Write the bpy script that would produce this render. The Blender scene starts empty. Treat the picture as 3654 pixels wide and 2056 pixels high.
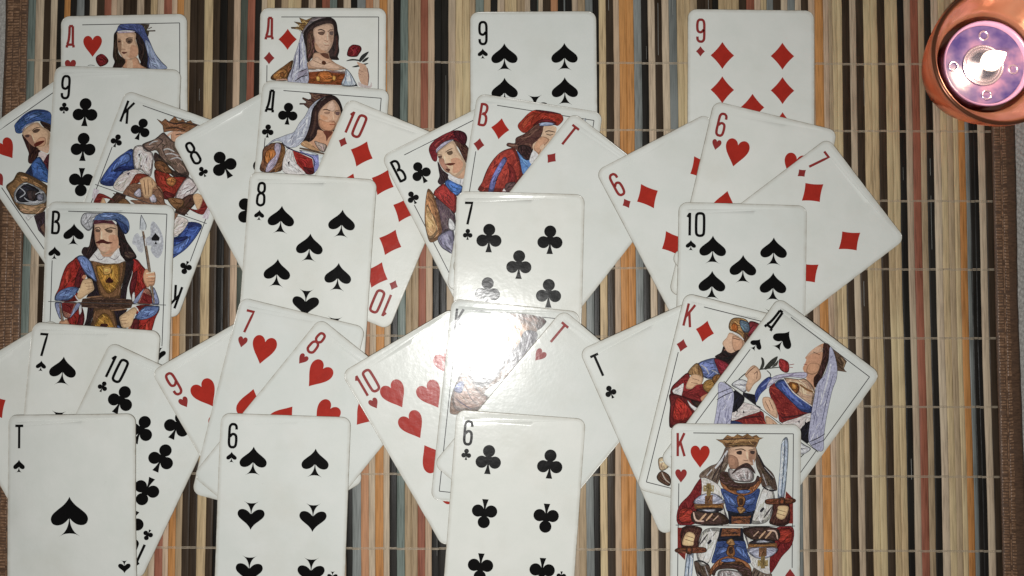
import bpy, bmesh, math, random
import numpy as np
from mathutils import Vector
from mathutils.geometry import delaunay_2d_cdt

random.seed(7)
MM = 0.001
scene = bpy.context.scene
COL = scene.collection

# ---------------------------------------------------------------- camera, world, lights, exposure
TILT = math.radians(2.4)
cam_d = bpy.data.cameras.new('camera')
cam_d.lens = 28.0
cam_d.sensor_width = 36.0
cam_d.clip_start = 0.01
cam_d.clip_end = 20.0
cam = bpy.data.objects.new('camera', cam_d)
cam.location = (0, -0.357*math.sin(TILT), 0.357*math.cos(TILT))
cam.rotation_euler = (TILT, 0, 0)
COL.objects.link(cam)
scene.camera = cam

world = bpy.data.worlds.new('World')
scene.world = world
world.use_nodes = True
bg = world.node_tree.nodes['Background']
bg.inputs[0].default_value = (1.0, 0.98, 0.95, 1)
bg.inputs[1].default_value = 0.072

fl = bpy.data.lights.new('phone_flash', 'POINT')     # the lamp beside the lens
fl.energy = 4.15
fl.shadow_soft_size = 0.005
fl.color = (1.0, 0.995, 0.97)
flo = bpy.data.objects.new('phone_flash', fl)
flo.location = (-0.022, -0.052, 0.352)
COL.objects.link(flo)

scene.view_settings.view_transform = 'Standard'
scene.view_settings.look = 'None'
scene.view_settings.exposure = 0.0
scene.view_settings.gamma = 1.0
scene.view_settings.use_curve_mapping = False

# centre x, centre y (mm) and turn (degrees) of every card, bottom-most card first
CARDS = [
 ('QH', -174.45, 78.91, 1.19),
 ('QD', -85.37, 82.14, 0.00),
 ('9S', 9.82, 80.49, 0.37),
 ('9D', 107.48, 81.30, -0.70),
 ('JH', -197.50, 44.58, 35.48),
 ('9C', -178.71, 54.59, -1.88),
 ('KC', -161.05, 37.34, -19.37),
 ('8C', -105.85, 40.60, 28.54),
 ('QC', -86.89, 46.88, -4.39),
 ('10D', -64.17, 33.17, -22.42),
 ('JC', -12.90, 32.13, 27.27),
 ('JD', 5.80, 39.11, -8.83),
 ('TD', 22.21, 26.26, -38.23),
 ('6D', 83.09, 25.89, 27.72),
 ('6H', 107.88, 34.10, -13.70),
 ('7D', 123.00, 17.79, -53.04),
 ('JS', -179.83, -6.92, -1.75),
 ('8S', -91.48, 5.58, -3.74),
 ('7C', 2.63, -2.24, -1.60),
 ('10S', 101.57, -7.13, -1.67),
 ('8D', -205.02, -66.31, 30.95),
 ('7S', -187.08, -61.55, -4.18),
 ('10C', -170.00, -76.13, -24.79),
 ('9H', -112.01, -61.14, 30.20),
 ('7H', -102.95, -54.12, -13.59),
 ('8H', -90.46, -65.88, -38.75),
 ('10H', -28.28, -61.53, 30.44),
 ('KS', -2.87, -52.01, -5.92),
 ('TH', 15.62, -61.91, -40.09),
 ('TC', 73.62, -56.93, 23.84),
 ('KD', 93.19, -52.37, -14.06),
 ('QS', 113.96, -56.88, -36.72),
 ('TS', -192.93, -100.26, 0.86),
 ('6S', -100.89, -100.60, -1.98),
 ('6C', 0.75, -100.16, -4.27),
 ('KH', 97.90, -104.36, -0.60),
]
# colour letter, left edge and right edge (mm) of every strip of the mat
STRIPS = [
 ('T',-219.21,-215.69), ('C',-215.69,-212.17), ('B',-212.17,-208.90), ('C',-208.90,-206.15), ('K',-206.15,-202.84),
 ('O',-202.84,-200.15), ('K',-200.15,-197.28), ('G',-197.28,-193.97), ('K',-193.97,-191.37), ('C',-191.37,-188.31),
 ('B',-188.31,-184.64), ('R',-184.64,-181.58), ('P',-181.58,-179.14), ('C',-179.14,-176.29), ('B',-176.29,-173.02),
 ('B',-173.02,-169.81), ('C',-169.81,-166.81), ('B',-166.81,-163.69), ('Y',-163.69,-160.63), ('C',-160.63,-157.57),
 ('R',-157.57,-154.12), ('P',-154.12,-151.61), ('O',-151.61,-148.46), ('N',-148.46,-145.70), ('B',-145.70,-142.49),
 ('B',-142.49,-139.13), ('Y',-139.13,-135.30), ('B',-135.30,-132.15), ('K',-132.15,-128.88), ('B',-128.88,-125.82),
 ('P',-125.82,-122.92), ('g',-122.92,-119.70), ('R',-119.70,-116.49), ('K',-116.49,-113.59), ('C',-113.59,-111.05),
 ('Y',-111.05,-107.77), ('B',-107.77,-104.71), ('N',-104.71,-101.66), ('Y',-101.66,-99.06), ('Y',-99.06,-95.84),
 ('B',-95.84,-92.48), ('C',-92.48,-89.27), ('B',-89.27,-86.36), ('R',-86.36,-82.84), ('T',-82.84,-79.66),
 ('B',-79.66,-76.79), ('C',-76.79,-73.42), ('K',-73.42,-70.52), ('G',-70.52,-66.69), ('o',-66.69,-63.33),
 ('C',-63.33,-60.42), ('O',-60.42,-56.75), ('C',-56.75,-54.06), ('K',-54.06,-50.79), ('T',-50.79,-47.27),
 ('N',-47.27,-44.52), ('N',-44.52,-41.52), ('R',-41.52,-38.25), ('P',-38.25,-35.28), ('K',-35.28,-32.13),
 ('K',-32.13,-28.92), ('C',-28.92,-25.70), ('Y',-25.70,-22.49), ('Y',-22.49,-19.28), ('N',-19.28,-16.68),
 ('T',-16.68,-12.86), ('N',-12.86,-9.80), ('K',-9.80,-6.74), ('C',-6.74,-3.56), ('Y',-3.56,-0.68),
 ('Y',-0.68,2.07), ('N',2.07,5.59), ('C',5.59,8.14), ('K',8.14,11.25), ('g',11.25,11.86),
 ('C',11.86,14.00), ('B',14.00,17.37), ('o',17.37,20.58), ('K',20.58,23.36), ('G',23.36,24.06),
 ('K',24.06,27.09), ('C',27.09,29.91), ('N',29.91,32.97), ('G',32.97,36.48), ('K',36.48,39.24),
 ('Y',39.24,42.45), ('B',42.45,45.87), ('P',45.87,48.57), ('O',48.57,51.93), ('O',51.93,55.14),
 ('G',55.14,58.66), ('K',58.66,61.78), ('C',61.78,64.84), ('B',64.84,68.14), ('C',68.14,71.35),
 ('G',71.35,74.99), ('Y',74.99,77.87), ('Y',77.87,80.93), ('N',80.93,84.14), ('B',84.14,87.63),
 ('B',87.63,91.18), ('K',91.18,93.93), ('Y',93.93,96.68), ('Y',96.68,100.05), ('Y',100.05,103.11),
 ('B',103.11,106.47), ('R',106.47,109.99), ('P',109.99,112.89), ('Y',112.89,115.65), ('G',115.65,118.55),
 ('B',118.55,122.13), ('C',122.13,124.98), ('G',124.98,128.25), ('C',128.25,131.09), ('B',131.09,134.31),
 ('P',134.31,137.21), ('O',137.21,141.04), ('P',141.04,143.48), ('N',143.48,145.17), ('Y',145.17,147.15),
 ('Y',147.15,149.44), ('B',149.44,153.04), ('C',153.04,155.88), ('B',155.88,159.34), ('Y',159.34,162.44),
 ('Y',162.44,165.48), ('B',165.48,168.95), ('Y',168.95,171.78), ('Y',171.78,174.61), ('K',174.61,177.76),
 ('C',177.76,180.50), ('R',180.50,184.06), ('N',184.06,186.74), ('K',186.74,189.89), ('C',189.89,193.03),
 ('Y',193.03,196.03), ('N',196.03,198.70), ('Y',198.70,200.97), ('O',200.97,203.98), ('G',203.98,205.79),
 ('K',205.79,207.83), ('K',207.83,209.88), ('C',209.88,212.87), ('B',212.87,216.02),
]
# printed pictures: name | colour | kind+width | points in mm from the card's top left corner
ART = {
'QH': '''
crown 80,66,58 p 36.06,4.31 39.99,4.5 39.41,6.02 38.37,7.4 39.75,7.9 39.4,9.76 38.13,10.67 36.06,7.82
crown 80,66,58 l0.59 39.41,6.6 41.02,5.82
crown 80,66,58 l0.91 39.06,7.53 42.64,7.49
hair 46,32,27 s 24.06,8.51 25.44,7.6 26.36,11.36 25.67,14.63 26.36,18.15 29.13,20.77 28.44,23.56 23.6,24.16 24.29,21.37 23.48,18.79 23.71,14.59 23.83,11.78
hair 42,30,28 s 33.06,7.76 36.52,9.7 38.35,14.89 39.72,24.73 34.65,24.62 36.04,21.85 35.12,19.5 34.67,14.81 33.75,10.58
hair 66,50,40 l0.69 24.75,11.33 24.52,16 25.21,20.46
hair 60,46,40 l0.59 36.97,13.46 37.2,17.2 36.04,20.92
face 172,126,98 s 29.13,19.37 34.2,19.48 36.04,23.02 38.34,24.7 28.2,24.49 29.13,21.71
face 192,165,138 s 30.05,20.79 32.12,20.84 32.35,24.34 29.82,24.29
face 190,160,134 s 25.9,7.84 33.29,8.11 33.75,11.52 34.78,14.82 34.78,18.32 32.82,20.15 30.51,20.69 27.75,19.34 25.9,16.03 25.44,12.28 25.44,9.47
face 170,116,88 s 31.9,13.82 34.43,14.81 34.55,18.32 32.35,19.79 29.82,19.39 30.97,18.24 31.21,16.14
face 128,98,76 s 25.67,10.88 27.17,11.38 27.33,15.13 26.94,16.99 26.02,15.57 25.56,12.75
face 198,170,146 s 27.4,17 29.13,18.67 31.43,19.89 29.82,20.32 27.98,19.12
face 112,88,72 s 29.36,11.08 30.98,10.76 32.36,11.14 32.13,12.66 30.75,13.33 29.48,12.37
face 60,44,38 l0.32 29.25,11.07 30.75,10.47 32.59,10.61
face 62,46,40 s 30.17,11.91 31.32,11.82 31.55,12.6 30.4,12.67
face 74,54,46 s 25.79,11.7 26.83,11.73 26.94,12.43 25.9,12.53
face 206,178,150 l0.5 27.75,11.39 27.86,14.67
face 120,78,60 l0.32 27.4,15.6 29.13,15.68
face 96,52,44 s 27.4,17 28.67,16.91 29.94,17.05 29.13,17.62 28.21,17.83
veil 165,150,165 p 26.02,7.49 32.83,7.4 33.29,8 25.9,8.31
veil 76,86,132 s 27.29,4.24 36.06,4.54 38.36,8.34 40.2,12.59 42.5,17.78 45.26,21.58 47.78,24.9 39.72,24.73 39.27,19.58 37.9,13.48 35.82,9.69 32.83,7.28 26.13,7.15 24.17,8.74 25.21,6.89
veil 130,140,165 s 38.36,11.61 40.43,13.53 42.96,18.73 45.72,22.29 47.78,24.9 40.18,24.74 39.73,19.59 38.13,13.95
veil 50,56,98 l0.5 26.13,7.1 29.13,6.74 32.83,7 36.06,9.46
veil 62,64,86 l0.27 39.73,19.13 40.07,21.94 40.64,24.28
veil 160,168,188 l0.32 40.43,15.4 42.49,20.12 44.79,23.9
rose 108,30,32 s 18.06,17.62 19.91,18.48 21.41,20.61 20.6,22.23 18.76,23.13 17.38,23.1 15.99,20.97 15.99,18.87
rose 140,50,48 l0.27 17.14,19.12 18.76,19.62 19.91,21.05
rose 48,52,42 l0.23 12.08,22.8 13.46,22.55 15.3,22.94
''',
'QD': '''
crown 142,112,66 p 15.3,6.24 18.01,6.65 19.1,7.2 17.72,4.45 20.71,5.55 23.4,4.45 26.11,4.18 30.44,4.18 28.84,6.1 23.43,7.2 19.69,11.05 18.05,9.95 14.25,9.4 13.98,8.85 17.49,8.71 18.03,8.03
crown 80,58,40 l0.38 15.57,6.38 18.56,7.2 22.35,6.93
crown 84,60,42 l0.32 17.99,4.73 20.72,6.38 22.87,5.28
crown 80,58,42 l0.38 14.25,9.13 17.77,9.26 19.68,10.5
crown 176,148,96 l0.43 19.63,5.55 21.27,7.48
hair 118,108,110 s 23.95,4.45 30.45,4.32 32.34,4.59 28.83,5.14 23.43,7.2 21.55,8.58 19.42,11.87 18.87,11.05 21.27,7.48
hair 60,46,44 s 30.18,4.45 32.89,4.87 34.53,6.93 35.11,10.5 35.67,13.25 35.57,16.54 35.87,19.83 35.21,22.29 35.77,23.66 33.06,23.66 30.36,23.11 28.99,21.74 24.14,22.57 21.73,24.76 20.85,18.18 19.7,12.15 21.29,9.13 24.78,6.1
hair 90,64,54 s 21.33,12.7 24.27,9.95 25.04,18.18 23.6,22.57 21.72,24.21
hair 74,48,44 l0.8 34.59,12.7 34.91,18.18 33.86,21.74
hair 110,82,70 l0.43 22.67,12.15 23.53,16.54 23.04,20.92
face 178,142,118 s 24.39,20.92 26.28,20.37 28.44,20.79 31.14,20.37 31.71,22.84 34.43,25.3 39.32,28.04 34.47,29.41 27.7,28.04 21.76,28.04 21.46,25.3 23.61,23.66
face 190,162,144 s 30.2,7.2 32.92,7.75 33.35,11.32 33.12,15.44 32.2,18.18 30.6,20.37 28.71,20.79 26.27,20.1 24.9,17.91 24.73,14.34 24.16,11.87 24.4,9.4 27.23,8.03
face 170,130,104 s 25.01,15.71 27.61,19 30.33,19.83 28.71,20.65 26,19.96 24.9,17.91
face 142,116,102 s 31.32,10.77 33.27,10.5 33.12,15.44 31.63,15.17
face 104,80,68 s 26.18,11.19 28.34,10.77 29.43,11.05 28.63,12.42 27,12.28
face 60,44,40 l0.48 26.17,10.17 27.79,9.95 29.56,10.77
face 100,84,80 s 31.46,10.91 33.16,10.77 33.01,12.42 31.74,12.28
face 66,50,46 l0.27 30.78,11.05 31.58,10.09 33.21,9.95
face 208,186,166 l0.54 30.38,11.05 30.68,14.62
face 132,92,72 l0.38 29.19,14.84 30.82,15.44
face 208,184,160 l0.32 28.8,15.71 29.75,16.54 31.1,16.4
face 118,62,50 l0.38 29.22,17.03 31.38,17.09
face 96,62,48 s 27.36,20.92 30.61,20.87 31.3,23.25 29.27,22.7
face 196,168,148 s 25.75,22.29 27.66,23.66 33.08,25.3 37.7,27.77 31.76,28.04 23.64,26.94 22.27,25.03
necklace 96,66,44 l0.21 23.61,23.66 27.68,25.58 29.03,25.71 33.07,24.48
necklace 84,50,34 s 28.21,24.48 29.29,24.21 30.11,25.3 29.31,26.12 28.22,25.58
dress 186,178,172 p 21.76,28.04 26.36,28.31 29.05,27.9 33.11,28.86 38.51,27.9 39.19,29 34.47,29.54 29.07,29.13 22.05,29.54
dress 130,68,38 p 22.05,29.41 29.06,28.72 39.07,29.95 37.49,35.42 22.1,34.6
dress 162,96,50 s 26.37,29.95 30.41,28.86 32.86,30.5 32.62,34.05 26.68,33.78
dress 190,140,76 s 25.85,31.32 27.2,31.59 27.22,33.5 25.87,33.23
dress 186,136,74 s 33.13,31.05 34.49,31.32 34.23,33.23 33.15,32.96
dress 112,84,80 p 29.87,28.59 39.06,29.41 38.8,30.23 32.85,29.68
sleeve 112,76,46 s 14.96,23.93 14.47,27.77 12.89,31.87 12.37,33.23 6.16,32.96 5.33,31.32 8.26,28.59 10.94,26.67
sleeve 160,112,64 s 6.13,30.77 10.69,27.77 12.87,29.41 12.08,31.87 7.51,32.96
sleeve 120,76,42 s 9.36,30.23 10.71,29.41 11.27,31.32 10.19,31.87
sleeve 182,142,120 l0.54 7.51,32.96 11.82,32.69 13.18,33.45
veil 164,165,180 s 19.01,11.05 20.29,16.54 21.17,23.66 21.96,34.32 12.92,33.78 15.26,26.4 15.49,23.11 17.06,18.18 18.1,14.34
veil 70,74,104 l0.54 18.12,15.99 18.07,23.66 17.98,27.77
veil 92,88,108 l0.38 16.55,20.92 15.53,26.4 14.24,31.87
veil 196,198,206 l0.54 19.19,15.44 19.81,22.29 20.14,27.49
veil 186,188,198 l0.43 17.1,21.47 16.61,26.4 15.59,31.87
veil 120,116,122 l0.16 14.26,9.54 17.51,9.95 19.02,11.87
veil 140,135,150 p 17.73,29.41 21.76,28.04 21.79,30.77 16.95,32.69
veil 46,42,48 l0.38 17.46,29.46 21.62,27.77
veil 46,42,48 l0.43 16.15,33.5 18.83,31.59 21.79,30.91
drape 170,178,186 s 39.05,28.04 40.95,29.68 43.14,33.5 43.7,35.69 37.22,35.42 38.54,31.32
drape 106,106,124 l0.32 39.32,28.59 39.08,31.87 38.03,35.14
drape 120,122,138 l0.27 40.69,30.23 41.52,32.69 41.54,35.42
drape 40,38,42 p 42.62,35.69 43.43,34.87 44.78,35.96
rose 104,28,32 s 42.47,16.81 45.17,17.36 45.95,19 44.93,20.92 43.59,22.29 39.67,21.88 40.05,18.73 41.12,17.36
rose 150,62,58 l0.32 40.99,18.18 42.49,20.1 42.24,21.74
rose 62,18,22 l0.27 43.02,17.91 44.12,20.37
leaf 46,47,45 s 39.02,24.35 41.44,23.39 44.68,23.66 45.77,24.48 42.53,24.07
leaf 46,47,45 s 44.96,23.66 46.29,21.47 49.25,19.96 47.92,22.29 45.5,24.76
leaf 46,47,45 s 46.31,24.48 47.65,23.11 49.27,22.57 48.47,23.93 46.86,24.89
leaf 60,62,58 s 41.74,26.94 45.24,25.85 49.02,25.17 47.95,25.99 43.9,27.08
hand 182,148,126 s 43.88,24.89 45.78,25.3 47.95,26.4 49.05,29.68 49.35,32.96 48.83,35.69 47.75,36.24 45.85,34.32 44.75,31.32 44.72,28.59 45.25,27.22
hand 96,66,60 l0.21 44.72,28.31 46.89,29.41
hand 96,66,60 l0.21 44.6,29.95 46.09,30.77
hand 112,80,76 l0.38 48.63,27.49 49.34,31.32 48.96,35.42
hand 178,166,164 s 44.77,33.78 45.85,34.6 49.64,35.69 50.43,33.78 50.45,36.51 45.32,35.96
''',
'QC': '''
crown 86,62,52 p 21.16,4.31 31.53,4.29 26.31,7.46 23.47,9.84 21.79,11.5 19.19,9.7 17.37,9.84 17.33,9.32 20.05,9.02 20.28,8.23 18.36,7.15 18.45,6.53 21.11,7.25 22.3,6.85 22.16,5.32
crown 120,92,72 l0.48 22.44,4.99 24.42,6.68 26.13,5.32
crown 52,36,32 l0.36 22.35,7.46 24.52,7.91 27.97,5.49
hair 50,34,32 s 27.97,5.49 31.54,4.44 34.42,5.92 36.19,8.86 36.91,11.88 36.11,15.02 34.86,18.19 33.36,21.99 32.42,25.13 31.01,26.47 24,26.39 20.63,26.04 22.31,21 23.1,16.02 23.33,11.69 25.74,7.81
hair 78,56,48 l0.79 24.9,12.19 24.88,18.96 23.49,23.98
hair 92,84,80 l0.61 26.92,7.42 28.61,5.75
face 170,116,86 s 26.55,20.67 29.33,21.07 32.07,21.17 33.59,21.05 31.97,27 30.67,29.56 25.2,29.67 20.73,27.25 23.98,26.09 26.16,23.16
face 184,148,124 s 32.03,6.56 34.3,8.08 35.75,10.74 36.01,13.8 34.81,17.58 33.51,20.14 31.47,21.21 29,20.79 27,18.79 26.28,15.77 26.31,12.7 28.32,9.46
face 165,98,64 s 26.58,15.75 30.16,16.71 33.8,16.43 34.41,18.22 32.94,20.64 29.91,20.78 27.32,19.07
face 192,138,104 s 26.87,13.88 29.65,14.29 30.66,15.44 28.27,15.93
face 198,172,156 s 30.36,8.38 32.07,7.02 33.52,9.68 32.8,11.89 29.68,11.05
face 126,94,80 s 28.58,12.52 31.28,12.01 30.78,13.28 29.25,13.15
face 62,42,36 l0.42 27.88,11.5 29.68,11.14 31.41,11.75
face 104,80,76 s 33.72,11.97 35.52,11.68 35.35,13.23 33.97,13.18
face 66,46,40 l0.27 33.33,12.77 33.68,11.52 35.76,10.89
face 208,172,146 l0.61 32.58,12.21 33.25,15.39
face 128,74,54 l0.36 31.34,16.25 33.78,16.18
face 206,150,120 l0.3 31.1,16.94 32.65,17.28 33.7,17.05
face 138,64,46 l0.42 31.48,17.83 33.9,17.59
face 100,55,42 s 29.01,20.94 33.29,21.14 31.55,23.97 30.93,25.55 30.27,23.15
dress 166,130,96 s 19.58,27.96 21.83,25.94 26.69,29.25 30.12,30.21 25.23,29.97
dress 150,134,124 s 25.49,25.97 27.96,26.39 31.09,27.38 30.14,30.52 27.59,29.18
sleeve 118,80,60 s 2.87,31.69 4.77,29.09 8.31,27.9 11.06,28 12.79,30.32 12.62,35.23 11.57,40.51 2.81,41.19 2.95,35.97
sleeve 160,100,56 s 4.44,32.18 7.35,30.73 9.35,32.73 7.04,37.5 4.24,36.79
sleeve 162,152,170 s 8.34,28.21 10.51,28.65 10.63,31.71 9.18,37.64 6.74,40.88 4.93,41.02 5.81,37.28 8.8,33.38 7.95,30.69
sleeve 122,86,54 s 10.78,28.33 12.84,30.93 12.15,36.8 10.36,40.61 8.85,40.72 10.5,35.39 11.33,31.04
ermine 196,190,188 s 13.72,30.55 15.86,30.69 17.15,34.88 19.2,37.48 23.14,40.85 13.76,41.26 12.2,37.41 12.76,33.38
ermine 46,42,50 p 14.38,36.32 15.24,35.64 15.27,38.39
ermine 70,62,68 l0.3 19.33,39 20.65,40.12
dress 140,42,36 p 16.17,30.67 20.56,32.17 25.27,33.95 26.74,40.27 22.81,40.57 18.51,36.61 17.01,33.36
dress 84,30,32 s 21.67,37.9 24.44,38.3 26.07,37.87 26.31,40.6 23.14,40.85
dress 120,122,166 p 19.19,30.44 24.15,31.59 27.23,31.97 30.28,32.04 28.36,38 26.74,40.27 25.52,33.32 19.9,31.61
dress 172,180,188 s 19.8,30.54 23.79,30.85 27.83,31.92 24.5,32.11
dress 186,192,192 p 27.83,31.92 30.28,32.04 28.59,37.07
dress 92,74,60 l0.91 19.11,29.53 23.72,30.15 30.83,31.38
dress 44,42,74 l0.42 13.04,29.69 16.17,30.67 25.23,33.41 26.47,37.23
veil 164,168,180 s 28.57,5.29 26.26,6.85 24.08,9.79 23.13,12.94 22.9,17.26 22.31,21 21.12,24.77 18.97,28 16.66,29.41 13.01,29.38 11.01,27.39 7.65,27.34 4.24,30.05 6.72,27.1 10.21,25.3 13.13,23.85 16.04,22.4 18.11,18.25 20.27,15.01 22.04,10.87 24.8,7.58
veil 106,110,128 l0.24 16.62,22.05 15.6,24.27 14.22,25.91
veil 124,122,138 l0.18 22.47,12.38 20.48,17.45 18.33,20.69
veil 190,194,204 l0.54 21.48,14.91 21.25,19.23 19.86,24.25
veil 130,118,128 l0.18 22.21,19.77 20.52,24.82 17.21,28.75
veil 40,34,48 l0.3 11.03,27.69 13.63,29.49 16.14,30.37
''',
'JH': '''
hat 62,85,135 s 24.57,5.84 30.8,4.68 35.93,5.98 40.26,10.86 36.86,16.28 35.38,12.43 32.07,10.07 28.11,9.48 24.67,10.95 22.65,9.51 23.24,7.42
hat 38,50,86 l0.63 25.38,5.86 30.92,5.32 35.72,6.28 39.65,10.15
hat 84,108,155 s 29.16,6.31 33.75,6.78 37.06,9.14 32.73,8.29 29.13,7.97
hair 58,32,28 s 24.78,11.59 23.15,16.02 22.15,20.33 20.95,21.71 19.68,23.59 20.4,24.94 24.25,24.06 26.19,23.21 29.17,19.19
hair 50,32,30 s 34.28,11.64 37.19,15.4 35.4,18.04 34.22,14.96
face 188,160,130 s 24.98,10.89 28.84,10.01 33.05,11.04 33.74,14.06 35.22,17.91 33.18,20.93 30.33,23.93 28.09,24.01 27.14,22.21 25.95,19.13 25.13,16.31 24.57,13.12
face 136,92,78 s 24.82,12.74 27.28,13.93 27.04,17.11 25.88,19.64 24.99,17.33
face 176,120,92 s 29.83,17.42 32.03,18.99 30.25,21.63 27.53,20.82 26.83,18.64
face 84,64,52 s 29.15,13.19 30.97,13.31 32.29,14.59 30.42,14.94 29.08,14.09
face 56,40,34 l0.31 28.73,13 30.78,12.79 32.87,13.72
face 86,62,56 s 25.32,12.81 26.92,13.67 26.09,14.48 24.99,13.7
face 214,190,160 l0.45 28.09,13.95 27.02,17.38
face 92,38,28 s 26.46,18.38 28.93,18.74 31.08,20 28.41,20.33 26.06,19.77
face 188,160,140 s 26.66,21.31 29.74,22.39 31.72,22.68 29.31,25.43 27.73,23.75
hat 132,126,134 l0.58 25.18,10.19 28.11,9.48 31.94,10.26
collar 192,176,172 s 26.44,22.83 28.43,25.93 25.31,27.33 24.8,24.45
tunic 80,34,40 p 28.43,25.93 30.04,25.96 24.59,33.22 25.18,27.51
tunic 65,95,150 s 24.8,24.45 25.18,27.51 24.33,33.6 22.04,36.98 17.7,30.54 18.63,26.75 20.89,25.01
tunic 38,46,70 p 20.14,25.32 15.47,27 17.7,30.54
shield 126,94,62 s 13.83,25 17.7,30.54 20.73,37.71 20.13,40.62 14.86,45.19 11.01,46.06 7.23,43.64 4.55,41.18 4.01,36.35 4.85,30.28 5.52,26.87 9.6,26.44
shield 158,120,84 s 13.19,26.77 15.5,28.97 14.85,30.74 12.52,29.36
shield 158,120,84 s 16.32,31.78 18.6,35.64 18.57,37.29 16.15,34.45
shield 176,176,178 s 13,30.26 15.67,33.55 17.81,38.41 17.32,41.95 15.14,43.17 10.6,41.05 5.85,36.83 4.91,34.22 7.8,30.72
shield 40,38,44 s 12.5,31.01 15.05,33.66 16.46,38 13.33,40.22 9.16,38.36 6.12,35.64 7.41,32.11
shield 62,50,48 s 11.95,34.23 15.36,37.22 12.23,39.44 10.4,38.13
shield 108,108,118 s 14.6,38.35 17.05,39.54 15.53,41.79 13.57,40.67
shield 164,166,170 l0.45 10.03,30.64 10.71,34.46 7.56,34.71
shield 164,166,170 l0.45 9.2,35.89 10.15,38.51 13.56,41.49
shield 164,166,170 l0.36 13.99,37.64 16.46,38 17.8,39.24
shield 152,122,92 s 5.36,36.76 10.48,41.24 15.5,43.43 14.86,45.19 11.01,46.06 7.23,43.64 4.44,40.54
tunic 200,198,192 p 4.61,41.5 8.26,44.93 4.49,45.29
tunic 52,40,44 p 8.13,45.11 13.48,46.43 6.65,56.52 6.11,51.71
tunic 104,78,66 p 7.6,51.11 10.08,50.66 6.65,56.52
tunic 60,50,50 l0.18 8.2,45 4.67,45.42
''',
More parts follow.
